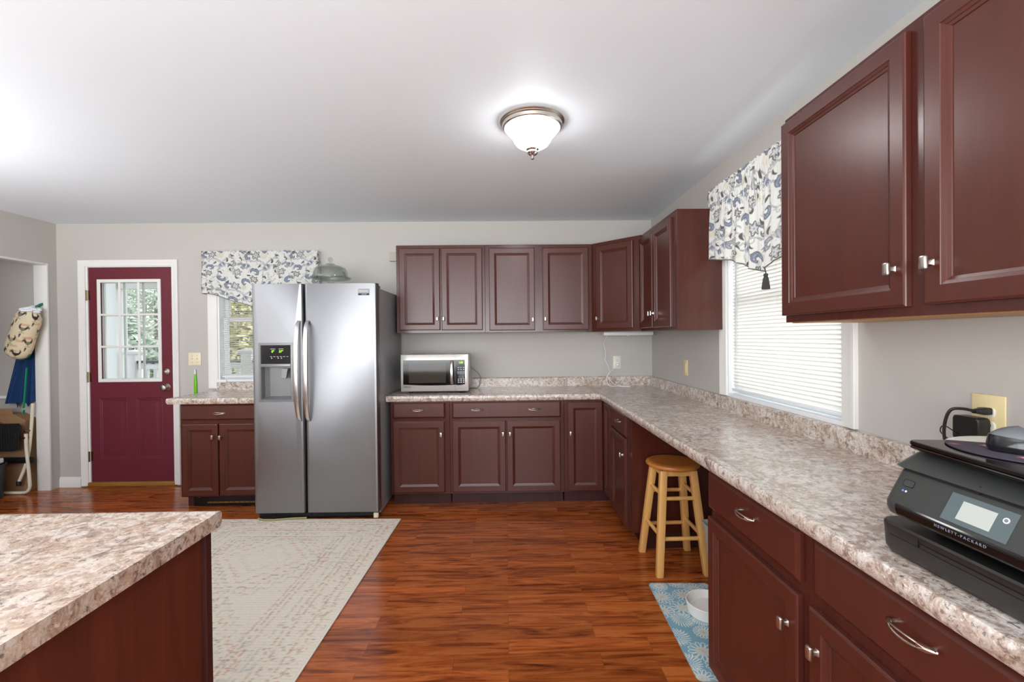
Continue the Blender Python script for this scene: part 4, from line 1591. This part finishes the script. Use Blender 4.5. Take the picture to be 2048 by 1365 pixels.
wb = thing('waste_bin', 'pale grey plastic bin in the knee space beside the stool', 'bin', (1.235, 2.33, 0))
bm = BM()
L = []
for z, e in ((.001, 0), (.004, .002), (.325, .026), (.328, .034), (.340, .034), (.340, .030), (.328, .024), (.012, -.004)):
    L.append([(x, y, z) for x, _, y in rring(1.092 - e, 1.335 + e * .5, 2.215 - e, 2.445 + e, 0, .03, 4)])
loft(bm, L)
obj('shell', bm, transl_mat('frosted_grey_plastic', lin3(206, 205, 202), .35, .25), wb)

rg = thing('area_rug', 'cream woven rug with faded rust and blue pattern before the refrigerator', 'rug', (-1.508, 2.352, 0), -.032)
RW, RH = 1.36, 2.12
R = rug_raster(RW, RH)
U, V = np.meshgrid(R.x - RW / 2, R.y - RH / 2)
rs = np.random.RandomState(1)
Zr = .0075 + .0012 * (rs.rand(*U.shape) - .5) + .0006 * np.sin(V * 2 * PI / .02)
Zr[0, :] = Zr[-1, :] = .003
Zr[:, 0] = Zr[:, -1] = .003
me = grid_mesh('pile', R.nu, R.nv, np.stack([U, V, Zr], -1), R.a)
obj('pile', me, fabric_vc('woven_rug', .95), rg, world=False, angle=80)
bm = BM()
for x0, x1, y0, y1 in ((-RW / 2 - .004, -RW / 2 + .006, -RH / 2, RH / 2), (RW / 2 - .006, RW / 2 + .004, -RH / 2, RH / 2), (-RW / 2, RW / 2, -RH / 2 - .004, -RH / 2 + .006), (-RW / 2, RW / 2, RH / 2 - .006, RH / 2 + .004)):
    box(bm, x0, x1, y0, y1, .0008, .0075, .002)
obj('binding', bm, mat('cream_binding', lin3(226, 220, 210), .9), rg, world=False)

# black floor register set into the toe kick of the left cabinet
fv = thing('floor_register', 'black metal vent register with brass slots under the small left cabinet', 'vent', (-2.25, 3.74, 0))
bm = BM()
box(bm, -2.55, -1.98, 3.732, 3.751, .004, .093, .002)
obj('frame', bm, BLACK, fv)
bm = BM()
for k in range(10):
    box(bm, -2.44 + k * .043, -2.402 + k * .043, 3.7295, 3.733, .026, .030)
    box(bm, -2.435 + k * .043, -2.398 + k * .043, 3.7295, 3.733, .034, .0365)
obj('slots', bm, mat('brass_slots', lin3(196, 160, 84), .35, .8), fv, smooth=False)
bm = BM(); lathe(bm, [(.006, 0), (.005, -.003)], (-2.505, 3.732, .075), 12, 'y'); obj('screw', bm, BRASS, fv)

# ================================================================== PRINTER, LAPTOP, MOUSE
pr_ = thing('printer', 'black all-in-one inkjet printer with tilted touch panel on the right worktop', 'printer', (1.0, .72, ZT))
PG = mat('satin_grey_black_plastic', lin3(62, 64, 62), .36)
PB = mat('satin_black_plastic', lin3(34, 32, 31), .3)
PK = mat('deep_black_plastic', lin3(12, 12, 14), .35)
Yp0, Yp1 = .480, .962
def yprism(bm, prof, y0, y1, r=.0, taper=()):
    """profile in xz swept along y with a softly rounded far end"""
    ys = [y0, y1 - .024, y1 - .012, y1 - .004, y1]
    sh = [0, 0, .003, .009, .018]
    L = []
    for y, s in zip(ys, sh):
        L.append([(x + (s if r and x < .93 else 0), y, z) for x, z in prof])
    loft(bm, L)
# lower paper tray
bm = BM()
yprism(bm, [(.812, .893), (.803, .905), (.7985, .955), (.803, .9585), (.845, .960), (1.19, .960), (1.19, .893)], Yp0, Yp1 + .004, 1)
tray = obj('paper_tray', bm, PB, pr_)
bm = BM()
loft(bm, [[(.8035, y, .9330), (.800, y, .9332), (.800, y, .9342), (.8035, y, .9344)] for y in (Yp0 + .01, Yp1 - .024)])
box(bm, .7985, .803, .870, .872, .9345, .950)
box(bm, .7985, .803, .60, .870, .9425, .9438)
obj('seam', bm, PK, tray, smooth=False)
for y in (.55, .90):
    bm = BM(); box(bm, .83, .87, y - .015, y + .015, ZT + .0005, .894, .001); obj('foot', bm, PK, pr_)
# body behind the output slot
bm = BM()
yprism(bm, [(.90, .958), (.90, 1.0), (.86, 1.04), (.86, 1.058), (1.19, 1.058), (1.19, .958)], Yp0, Yp1 - .006, 1)
obj('body', bm, PK, pr_)
# tilted control panel
bm = BM()
yprism(bm, [(.804, .978), (.799, .990), (.799, 1.001), (.803, 1.008), (.834, 1.064), (.842, 1.068), (.90, 1.062), (.90, .985)], Yp0, Yp1 - .004, 1)
pan = obj('control_panel', bm, PG, pr_)
bm = BM()
loft(bm, [[(.8025, y, .9785), (.7978, y, .990), (.7978, y, 1.0005), (.801, y, 1.004)] for y in (Yp0, Yp1 - .040)], closed=False, cap0=False, cap1=False)
obj('lower_band', bm, BLACKG, pan)
# local frame on the tilted panel: s along -Y (reading direction), n outwards
pa = Vector((.803, 0, 1.008)); pb = Vector((.834, 0, 1.064))
up = (pb - pa).normalized(); nrm = Vector((-up.z, 0, up.x))
def panM(y, t, off=.0006):
    o = pa + up * t + nrm * off
    return Matrix(((0, up.x, nrm.x, o.x), (-1, 0, 0, y), (0, up.z, nrm.z, o.z), (0, 0, 0, 1)))
def panel_box(bm, y0, y1, t0, t1, h):
    M = panM(0, 0, 0)
    box(bm, -y1, -y0, t0, t1, 0.0002, h, M=M)
bm = BM(); panel_box(bm, .720, .831, .001, .055, .0012)
scr = obj('touch_panel', bm, mat('glossy_touch_glass', lin3(92, 104, 106), .06), pr_, smooth=False)
bm = BM(); panel_box(bm, .749, .806, .010, .045, .0016)
obj('screen', bm, mat('lit_grey_screen', lin3(150, 156, 150), .08, emit=lin3(205, 208, 202), estr=.35), scr, smooth=False)
bm = BM()
M = panM(.7335, .038, .0013)
lathe(bm, [(.0052, 0), (.0052, .0004)], (0, 0, 0), 20, M=M)
lathe(bm, [(.0030, .0004), (.0030, .0006)], (0, 0, 0), 16, M=M, mi=1)
obj('home_icon', bm, [WHITEINK, GREYINK], scr, smooth=False)
bm = BM()
M = panM(.917, .041, .0)
for i, (a, b, h) in enumerate(((.0125, .0075, .0005), (.0112, .0062, .0007))):
    loft(bm, [[tuple(M @ Vector((p[0], p[2], z))) for p in rring(-a, a, -b, b, 0, .003, 3)] for z in (0, h)], mi=i)
obj('power_button', bm, [PK, PG], pan, smooth=False)
bm = BM()
for y, mi in ((.922, 0), (.915, 1)):
    lathe(bm, [(.0022, 0), (.0022, .0006)], (0, 0, 0), 10, M=panM(y, .024, .0), mi=mi)
obj('indicator', bm, [mat('blue_indicator', lin3(70, 110, 220), .4, emit=lin3(90, 130, 255), estr=.6), WHITEINK], pan, smooth=False)
ML = Matrix(((0, 0, -1, .7972), (-1, 0, 0, .790), (0, 1, 0, .9935), (0, 0, 0, 1)))
text('HEWLETT-PACKARD', .0070, GREYINK, pan, ML, bold=.00002, spacing=1.55)
# scanner lid with the photo flap seam
bm = BM()
yprism(bm, [(.829, 1.071), (.826, 1.073), (.872, 1.098), (.885, 1.101), (1.19, 1.101), (1.19, 1.063), (.845, 1.063)], Yp0, Yp1 + .002, 1)
lid = obj('scanner_lid', bm, PG, pr_)
bm = BM()
box(bm, .836, 1.15, .789, .7915, 1.06, 1.1012)
for v in bm.verts:
    if v.co.z > 1.08 and v.co.x < .85:
        v.co.z = 1.0795
obj('seam', bm, PK, lid, smooth=False)

lp = thing('laptop', 'closed black laptop with a silver edge line lying on the printer', 'laptop', (.86, .962, 1.102), -.10)
LT = mat('gloss_brown_black_lid', lin3(26, 21, 19), .10)
bm = BM()
for z0, z1, i in ((.002, .0100, .010), (.0128, .022, .0)):
    loft(bm, [[(x, y, z) for x, _, y in rring(-.002 + a, .235 - a, -.37 + a, .002 - a, 0, .016 - a * .5, 5)] for z, a in ((z0, i + .002), (z0 + .002, i * .5), (z1 - .002, 0), (z1, .002))])
obj('shell', bm, LT, lp, world=False)
bm = BM()
loft(bm, [[(x, y, z) for x, _, y in rring(-.0025, .2355, -.3705, .0025, 0, .016, 5)] for z in (.0102, .0122)])
obj('edge_trim', bm, CHROME, lp, world=False)
bm = BM()
for y in (-.03, -.34):
    for x in (.02, .21):
        lathe(bm, [(.008, 0), (.007, .003)], (x, y, 0), 12)
obj('foot', bm, PK, lp, world=False)

def mousepad_mat():
    m = mat('floral_mouse_pad_cloth', lin3(60, 56, 66), .7)
    n = N(m)
    tc = n.new('ShaderNodeTexCoord')
    vo = n.new('ShaderNodeTexVoronoi')
    vo.inputs['Scale'].default_value = 26
    n.link(tc.outputs['Object'], vo.inputs['Vector'])
    c = n.ramp(vo.outputs['Distance'], [(.12, lin3(196, 170, 176)), (.18, lin3(150, 88, 92)), (.30, lin3(96, 70, 80)), (.40, lin3(66, 62, 72))])
    sep = n.new('ShaderNodeSeparateXYZ')
    n.link(tc.outputs['Object'], sep.inputs[0])
    # pale paper-white corner segment of the print
    f = n.math('GREATER_THAN', n.math('ADD', n.math('MULTIPLY', sep.outputs[0], .55), sep.outputs[1]), .052)
    n.link(n.mix(f, c, lin3(222, 218, 208)), n.b.inputs['Base Color'])
    return m
mp = thing('mouse_pad', 'round dark floral mouse pad with a white corner on the laptop', 'mouse pad', (1.005, .842, 1.1245))
bm = BM()
lathe(bm, [(.128, 0), (.130, .001), (.130, .0025), (.128, .0035)], (0, 0, 0), 56)
obj('pad', bm, mousepad_mat(), mp, world=False)

ms = thing('computer_mouse', 'dark grey computer mouse on the floral mouse pad', 'mouse', (.965, .826, 1.1285), -.55)
def mouse_half(bm, zs0, zs1, grow):
    n = 28
    L = []
    for k in range(9):
        t = zs0 + (zs1 - zs0) * k / 8
        sc = grow(t)
        L.append([(.057 * math.cos(a) * sc * (1 + .0), .0335 * math.sin(a) * sc * (1 - .10 * math.cos(a) ** 2), .0015 + .041 * t * (1 - .16 * math.cos(a) * 1.0)) for a in np.linspace(0, 2 * PI, n + 1)[:-1]])
    loft(bm, L)
bm = BM(); mouse_half(bm, 0, .62, lambda t: 1 - .35 * max(0, t - .15) ** 2 - .10 * max(0, .15 - t) * 4)
obj('body', bm, mat('gloss_black_mouse', lin3(24, 24, 27), .12), ms, world=False)
bm = BM(); mouse_half(bm, .62, 1.0, lambda t: (max(0, 1 - ((t - .28) / .74) ** 2)) ** .5 * 1.02)
obj('top_shell', bm, mat('grey_mouse_shell', lin3(112, 116, 118), .35, .3), ms, world=False)
bm = BM(); lathe(bm, [(.002, -.004), (.010, -.0035), (.011, 0), (.010, .0035), (.002, .004)], (.036, 0, .0335), 18, 'y'); obj('scroll_wheel', bm, PK, ms, world=False)

ad = thing('power_adapter', 'square black plug-in power adapter in the lower outlet behind the printer', 'adapter', (XR, 1.31, 1.09))
bm = BM()
loft(bm, [[(XR - d, p[0], p[2]) for p in rring(1.268 + i, 1.345 - i, 1.035 + i, 1.108 - i, 0, .010, 4)] for d, i in ((.0105, .002), (.013, 0), (.044, 0), (.047, .003))])
obj('housing', bm, PB, ad)
bm = BM(); tube(bm, smooth_path([(XR - .045, 1.325, 1.05), (XR - .075, 1.340, 1.075), (XR - .078, 1.348, 1.055), (XR - .060, 1.335, 1.03), (XR - .05, 1.30, .99), (XR - .04, 1.27, .93), (XR - .06, 1.25, .895)]), .0016, 6)
obj('cord', bm, PK, ad)
pc = thing('power_plug', 'black plug and cord in the upper outlet behind the printer', 'plug', (XR, 1.28, 1.13))
bm = BM()
loft(bm, [[(XR - d, p[0], p[2]) for p in rring(1.276 - a, 1.276 + a, 1.128 - b, 1.128 + b, 0, .004, 3)] for d, a, b in ((.0105, .012, .010), (.030, .012, .010), (.036, .009, .008), (.052, .007, .006))])
obj('plug', bm, PB, pc)
bm = BM(); tube(bm, smooth_path([(XR - .048, 1.276, 1.128), (XR - .075, 1.285, 1.134), (XR - .095, 1.300, 1.128), (XR - .100, 1.312, 1.09), (XR - .095, 1.318, 1.04), (XR - .08, 1.31, .98), (XR - .065, 1.27, .93), (XR - .075, 1.20, .897)]), .0042, 8)
obj('cord', bm, PB, pc)

# ================================================================== ALCOVE BEHIND THE LEFT OPENING
def stamped_lathe(name, prof, nu, raster_fn, M, material, parent):
    pass


bg_ = thing('bag_holder', 'stuffed cream fabric bag holder printed with roosters on a green loop', 'bag holder', (-4.26, 4.09, 1.42))
H, RAD = .46, .105
wr, hr = 2 * PI * RAD, H
R = Raster(wr, hr, .005, lin3(222, 208, 176))
rnd = random.Random(11)
dkc, tanc, ol = lin3(52, 50, 48), lin3(206, 160, 122), lin3(128, 124, 98)
for k in range(40):
    x, y = rnd.random() * wr, rnd.random() * hr
    R.stroke([(x - .03, y), (x + .03, y + .008)], .010, tanc, .35)
def rooster(x, y, s, fl, c1, c2):
    R.stroke(xf([(-.5, .1), (0, -.1), (.45, .1)], x, y, s, 0, fl), [s * .22, s * .34, s * .2], c2)
    R.stroke(xf([(-.6, .2), (-.75, .65), (-.6, .9)], x, y, s, 0, fl), [s * .18, s * .12, s * .10], c1)
    R.stroke(xf([(.45, .1), (.85, .55), (1.05, .35), (1.0, .0)], x, y, s, 0, fl), [s * .14, s * .12, s * .08, s * .03], c1)
    R.stroke(xf([(.4, .2), (.7, .8), (.9, .8)], x, y, s, 0, fl), [s * .1, s * .07, s * .03], c1)
    R.stroke(xf([(-.1, -.4), (-.1, -.75)], x, y, s, 0, fl), s * .05, c1)
    R.stroke(xf([(-.5, -.8), (.5, -.8)], x, y, s, 0, fl), s * .05, ol)
    R.stroke(xf([(-.66, .95), (-.5, 1.05)], x, y, s, 0, fl), s * .08, lin3(150, 60, 44))
for j in range(4):
    for i in range(5):
        x = (i + .5 * (j % 2) + .15) * wr / 5
        y = .06 + j * .115
        rooster(x, y, .040 + .008 * rnd.random(), rnd.choice((1, -1)), dkc, rnd.choice((ol, dkc, lin3(160, 150, 124))))
        R.stroke([(x + .055, y + .04), (x + .058, y + .07)], [.003, .007], dkc)
th = R.x / RAD
t = R.y / H
rad = RAD * (np.clip(1 - (2 * t - 1) ** 6, .0, 1) ** .5 * .92 + .10 * np.sin(PI * t)) * (1 + .0 * t)
rad = np.maximum(rad, .012)
X_ = rad[:, None] * np.cos(th)[None, :] * (1 + .05 * np.sin(9 * t)[:, None])
Y_ = rad[:, None] * .72 * np.sin(th)[None, :]
Z_ = np.broadcast_to((t * H - H / 2)[:, None], X_.shape)
lean = Matrix.Translation((-4.262, 4.085, 1.425)) @ Matrix.Rotation(.33, 4, 'Y')
pos = np.stack([X_, Y_, Z_], -1).reshape(-1, 3) @ np.array(lean.to_3x3()).T + np.array(lean.translation)
me = grid_mesh('bag', R.nu, R.nv, pos.reshape(R.nv, R.nu, 3), R.a)
obj('bag', me, fabric_vc('rooster_cotton', .9), bg_, angle=80)
bm = BM()
for k in range(16):
    a = k * 2.4
    c = Vector((.070 * math.cos(a) * (k / 16) ** .5, .050 * math.sin(a) * (k / 16) ** .5, H / 2 - .020 + .014 * (k % 3)))
    lathe(bm, [(.004, -.016), (.026, -.006), (.022, .008), (.006, .016)], lean @ c, 7)
obj('plastic_bags', bm, mat('white_plastic_film', lin3(236, 238, 242), .3), bg_, angle=20)
bm = BM()
top = lean @ Vector((0, 0, H / 2 - .03))
tube(bm, smooth_path([top + Vector((-.03, 0, 0)), top + Vector((-.012, .06, .06)), Vector((-4.205, 4.262, 1.742)), top + Vector((.020, .06, .06)), top + Vector((.028, 0, 0))], 6), .010, 8, sq=(1, .35))
GREENR = mat('green_ribbon', lin3(22, 118, 78), .6)
obj('hanging_loop', bm, GREENR, bg_)
bm = BM(); lathe(bm, [(.012, 0), (.012, -.004), (.004, -.006), (.004, -.022), (.007, -.026)], (-4.272, YB, 1.735), 12, 'y')
tag(obj('wall_hook', bm, NICKEL), 'small wall hook holding the green loop of the bag holder', 'hook')

ap = thing('apron', 'navy blue apron with green ties hanging behind the rooster bag', 'apron', (-4.36, 4.24, 1.2))
nu, nv = 56, 40
u = np.linspace(0, 1, nu)[None, :]
v = np.linspace(0, 1, nv)[:, None]
zt_ = 1.62
left = -4.37 + (-4.575 + 4.37) * v ** 1.15
right = -4.285 + .012 * v
bot = .80 - .05 * np.exp(-((u - .30) / .07) ** 2) - .045 * np.exp(-((u - .62) / .05) ** 2) + .02 * (u - .5)
A = left + (right - left) * u
Z = zt_ + (bot - zt_) * v
D = 4.225 - .020 * np.sin(u * 2 * PI * 2.6 + .5) * v ** .6 - .008 * np.sin(u * 2 * PI * 6 + v * 3)
me = grid_mesh('cloth', nu, nv, np.stack([A, np.broadcast_to(D, A.shape), Z], -1))
NAVY = mat('navy_cotton', lin3(34, 62, 104), .85, spec=.2)
o_ = obj('cloth', me, NAVY, ap, angle=80)
bm = BM()
tube(bm, smooth_path([(-4.285, 4.185, 1.30), (-4.30, 4.180, 1.235), (-4.335, 4.178, 1.20), (-4.41, 4.180, 1.188)], 6), .009, 8, sq=(1, .4))
tube(bm, smooth_path([(-4.335, 4.180, 1.12), (-4.345, 4.178, .98), (-4.358, 4.178, .84), (-4.372, 4.180, .755)], 6), .010, 8, sq=(1, .4))
tube(bm, smooth_path([(-4.372, 4.184, .735), (-4.384, 4.186, .695)], 4), .010, 8, sq=(1, .4))
obj('ties', bm, mat('bright_green_tape', lin3(20, 152, 112), .6), ap)

bx_ = thing('cardboard_box', 'brown cardboard box with red marks behind the folded step stool', 'box', (-4.7, 4.2, 0))
CARD = mat('brown_cardboard', lin3(160, 122, 88), .8)
bm = BM()
loft(bm, [[(-5.05, y, .002), (-4.345, y, .002), (-4.345, y, .645), (-4.45, y, .700), (-5.05, y, .735)] for y in (4.17, 4.272)])
obj('box', bm, CARD, bx_, smooth=False)
bm = BM(); box(bm, -5.0, -4.455, 4.164, 4.1695, .70, .752)
obj('flap', bm, CARD, bx_, smooth=False)
bm = BM()
for k in range(3):
    tube(bm, smooth_path([(-4.75 + .01 * k, 4.166, .62 + .03 * k), (-4.62, 4.166, .64 + .012 * k), (-4.55, 4.166, .625 - .02 * k)], 5), .006, 6, sq=(1, .3))
obj('red_print', bm, mat('red_ink', lin3(190, 44, 62), .6), bx_)

fs = thing('step_stool', 'folded step stool with cream tube frame and ribbed black steps', 'step stool', (-4.4, 4.11, 0))
CREAMT = mat('cream_enamel_tube', lin3(226, 218, 196), .35)
bm = BM()
tube(bm, smooth_path([(-4.259, 4.150, .800), (-4.272, 4.146, .565), (-4.291, 4.140, .363), (-4.318, 4.130, .228), (-4.358, 4.120, .110)], 6), .0125, 12)
tube(bm, smooth_path([(-4.80, 4.150, .800), (-4.79, 4.146, .565), (-4.78, 4.140, .363), (-4.76, 4.130, .228), (-4.72, 4.120, .110)], 6), .0125, 12)
obj('rear_frame', bm, CREAMT, fs)
bm = BM()
tube(bm, smooth_path([(-4.281, 4.110, .535), (-4.279, 4.108, .420), (-4.262, 4.105, .261), (-4.247, 4.100, .110), (-4.246, 4.098, .060), (-4.262, 4.096, .025), (-4.30, 4.095, .0135), (-4.42, 4.095, .0135), (-4.72, 4.095, .0135), (-4.80, 4.096, .03), (-4.815, 4.10, .110), (-4.79, 4.106, .42), (-4.79, 4.110, .535)], 6), .0130, 12)
obj('front_frame', bm, CREAMT, fs)
bm = BM(); lathe(bm, [(.017, -.03), (.018, 0), (.015, .012)], (-4.362, 4.119, .098), 12); obj('rubber_tip', bm, BLACK, fs)
bm = BM()
L = []
for k in range(31):
    z = .385 + .245 * k / 30
    y = 4.078 + .002 * math.sin(k * 2.2)
    i = .020 * max(0, abs(k - 15) / 15 - .8) * 5
    L.append([(-4.77 + i, y + .016, z), (-4.77 + i, y, z), (-4.296 - i * 1.5 - .0012 * (30 - k), y, z), (-4.296 - i * 1.5 - .0012 * (30 - k), y + .016, z)])
loft(bm, L)
for k in range(22):
    x = -4.755 + k * .021
    box(bm, x, x + .006, 4.073, 4.080, .40, .612, .001, 1)
obj('step', bm, mat('ribbed_black_rubber', lin3(30, 30, 31), .45), fs)
bm = BM(); box(bm, -4.79, -4.235, 4.118, 4.134, .268, .322, .005); obj('step', bm, BLACK, fs)
bm = BM()
for x, z in ((-4.272, .56), (-4.283, .50)):
    lathe(bm, [(.009, -.030), (.009, .012)], (x, 4.118, z), 10, 'y')
obj('hinge_rivets', bm, BRASS, fs)

bk = thing('bucket', 'dark grey bucket on the floor at the left edge of the picture', 'bucket', (-4.46, 3.95, 0))
bm = BM()
lathe(bm, [(.095, .001), (.100, .004), (.118, .285), (.124, .288), (.124, .300), (.117, .300), (.112, .285), (.096, .012)], (-4.46, 3.95, 0), 40)
obj('shell', bm, mat('charcoal_bucket', lin3(58, 59, 62), .45), bk)
bm = BM()
tube(bm, smooth_path([(-4.35, 3.90, .265), (-4.37, 3.84, .20), (-4.42, 3.815, .175), (-4.50, 3.82, .19), (-4.57, 3.90, .265)]), .0028, 6)
lathe(bm, [(.010, -.008), (.010, .008)], (-4.362, 3.87, .235), 10)
obj('wire_handle', bm, NICKEL, bk)
pk = thing('packet', 'white packet with a tan stripe resting on the bucket rim', 'packet', (-4.46, 3.95, .302))
bm = BM(); box(bm, -.10, .085, -.07, .07, 0, .045, .012, 3, M=Matrix.Translation((-4.46, 3.95, .3015)))
obj('pouch', bm, [mat('white_packet_film', lin3(230, 230, 228), .35)], pk)
bm = BM(); box(bm, -4.41, -4.385, 3.8795, 4.0205, .3010, .3470, .003)
obj('stripe', bm, mat('tan_stripe', lin3(206, 168, 138), .5), pk)
bm = BM()
box(bm, -5.6, -4.60, YB - .030, YB - .0005, .833, .858, .004)
tag(obj('wall_rail', bm, WHITE), 'white horizontal rail on the alcove wall left of the apron', 'rail')

# ================================================================== OUTDOORS
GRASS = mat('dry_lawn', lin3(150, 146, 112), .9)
bm = BM(); box(bm, -40, 30, 4.6, 60, -.66, -.60); struct('ground', bm, GRASS, smooth=False)
DECK = wood_mat('grey_deck_boards', lin3(168, 166, 160), lin3(140, 138, 132), .7, (2, 30, 30))
bm = BM()
for k in range(13):
    box(bm, -5.45, -.8, 4.41 + k * .142, 4.545 + k * .142, -.13, -.10)
struct('floor_porch', bm, DECK, smooth=False)
bm = BM()
box(bm, -5.70, -5.03, 5.95, 6.10, -.10, 2.46)
box(bm, -5.36, -5.30, 5.935, 5.95, -.10, 2.46)
box(bm, -5.06, -5.01, 5.935, 6.11, -.10, 2.46)
struct('wall_porch', bm, VINYL, smooth=False)
bm = BM(); box(bm, -5.45, -.8, 4.41, 6.3, 2.46, 2.52); box(bm, -5.01, -.8, 5.96, 6.06, 2.03, 2.46)
struct('ceiling_porch', bm, VINYL, smooth=False)
DARKM = mat('dark_rail_cap', lin3(84, 92, 98), .5)
pr = thing('porch_railing', 'white porch railing with a dark top rail outside the door and window', 'railing', (-3, 6.0, -.10))
for x in (-4.845, -3.36, -1.6):
    bm = BM()
    box(bm, x - .068, x + .068, 5.932, 6.068, -.10, 1.18, .004)
    loft(bm, [[(x - a, 6 - a, z), (x + a, 6 - a, z), (x + a, 6 + a, z), (x - a, 6 + a, z)] for z, a in ((1.18, .085), (1.20, .095), (1.215, .095), (1.235, .06))])
    obj('newel_post', bm, VINYL, pr)
bm = BM(); box(bm, -4.776, -1.668, 5.955, 6.045, 1.062, 1.094, .004); obj('top_rail', bm, DARKM, pr)
bm = BM(); box(bm, -4.776, -1.668, 5.97, 6.03, .985, 1.050, .003); box(bm, -4.776, -1.668, 5.97, 6.03, .02, .09, .003); obj('rails', bm, VINYL, pr)
for k in range(26):
    x = -4.68 + k * .118
    if abs(x + 3.36) < .09:
        continue
    bm = BM(); box(bm, x - .02, x + .02, 5.98, 6.02, .09, .985); obj('baluster', bm, VINYL, pr)


def foliage(n, fn, size, seed):
    r = random.Random(seed)
    bm = BM()
    for _ in range(n):
        p = fn(r)
        a = Vector((r.gauss(0, 1), r.gauss(0, 1), r.gauss(0, .6))).normalized()
        b = a.orthogonal().normalized()
        s = size * r.uniform(.5, 1.3)
        q = [p + a * s, p + b * s * .35, p - a * s, p - b * s * .35]
        bm.faces.new([bm.verts.new(x) for x in q])
    return bm


def conifer(label, x, y, h, rad, n, m, seed, group='trees beyond the porch'):
    t = thing('evergreen_tree', label, 'tree', (x, y, -.6), 0, group)
    bm = BM(); tube(bm, [(x, y, -.6), (x, y, h * .5), (x, y, h)], [.14, .09, .02], 8)
    obj('trunk', bm, BARK, t)
    def f(r):
        v = r.random() ** .8
        z = -.3 + (h + .3) * v
        rr = rad * (1 - v) ** .8 * (.35 + .65 * r.random()) * (1 + .25 * math.sin(z * 7))
        a = r.random() * 2 * PI
        return Vector((x + rr * math.cos(a), y + rr * math.sin(a), z))
    obj('foliage', foliage(n, f, .11, seed), m, t, smooth=False)
    return t


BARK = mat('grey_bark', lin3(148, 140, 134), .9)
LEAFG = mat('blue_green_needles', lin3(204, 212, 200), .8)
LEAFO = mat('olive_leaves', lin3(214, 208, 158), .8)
conifer('large blue-green evergreen seen through the right side of the door window', -10.7, 14.2, 6.5, 2.3, 9000, LEAFG, 1)
conifer('smaller blue-green evergreen seen low through the middle door panes', -7.7, 9.35, 2.0, 1.2, 4500, LEAFG, 2)
ht = thing('shrub', 'olive yellow shrub seen through the open blind beside the refrigerator', 'shrub', (-6.4, 11.0, -.6))
def hf(r):
    return Vector((-6.1 + max(-1.6, min(1.6, r.gauss(0, 1.0))), 11.4 + max(-.7, min(.7, r.gauss(0, .4))), -.4 + 5.2 * r.random() ** 1.0))
obj('foliage', foliage(11000, hf, .13, 5), LEAFO, ht, smooth=False)
bm = BM()
for k in range(5):
    tube(bm, [(-7.2 + k * .6, 11.3, -.6), (-7.1 + k * .5, 11.3, 1.8), (-6.9 + k * .5, 11.2, 3.8)], [.06, .04, .015], 6)
obj('stems', bm, BARK, ht)
bt = thing('bare_tree', 'leafless grey tree branching behind the top middle door pane', 'tree', (-16.4, 20.9, -.6))
bm = BM()
def branch(p, d, L, r, lvl, R_):
    q = p + d * L
    mid = (p + q) / 2 + Vector((R_.gauss(0, .06), R_.gauss(0, .06), R_.gauss(0, .04))) * L
    tube(bm, [p, mid, q], [r, r * .82, r * .65], 6)
    if lvl == 0:
        return
    for k in range(3 if lvl > 1 else 2):
        nd = (d + Vector((R_.gauss(0, .55), R_.gauss(0, .4), R_.gauss(.1, .35)))).normalized()
        branch(q if k else mid, nd, L * R_.uniform(.55, .8), r * .6, lvl - 1, R_)
branch(Vector((-16.4, 20.9, -.6)), Vector((.02, 0, 1)), 4.0, .15, 5, random.Random(9))
obj('branches', bm, BARK, bt)

# ------------------------------------------------------------------ tidy helper properties
for o in ROOTS:
    del o['_mw']
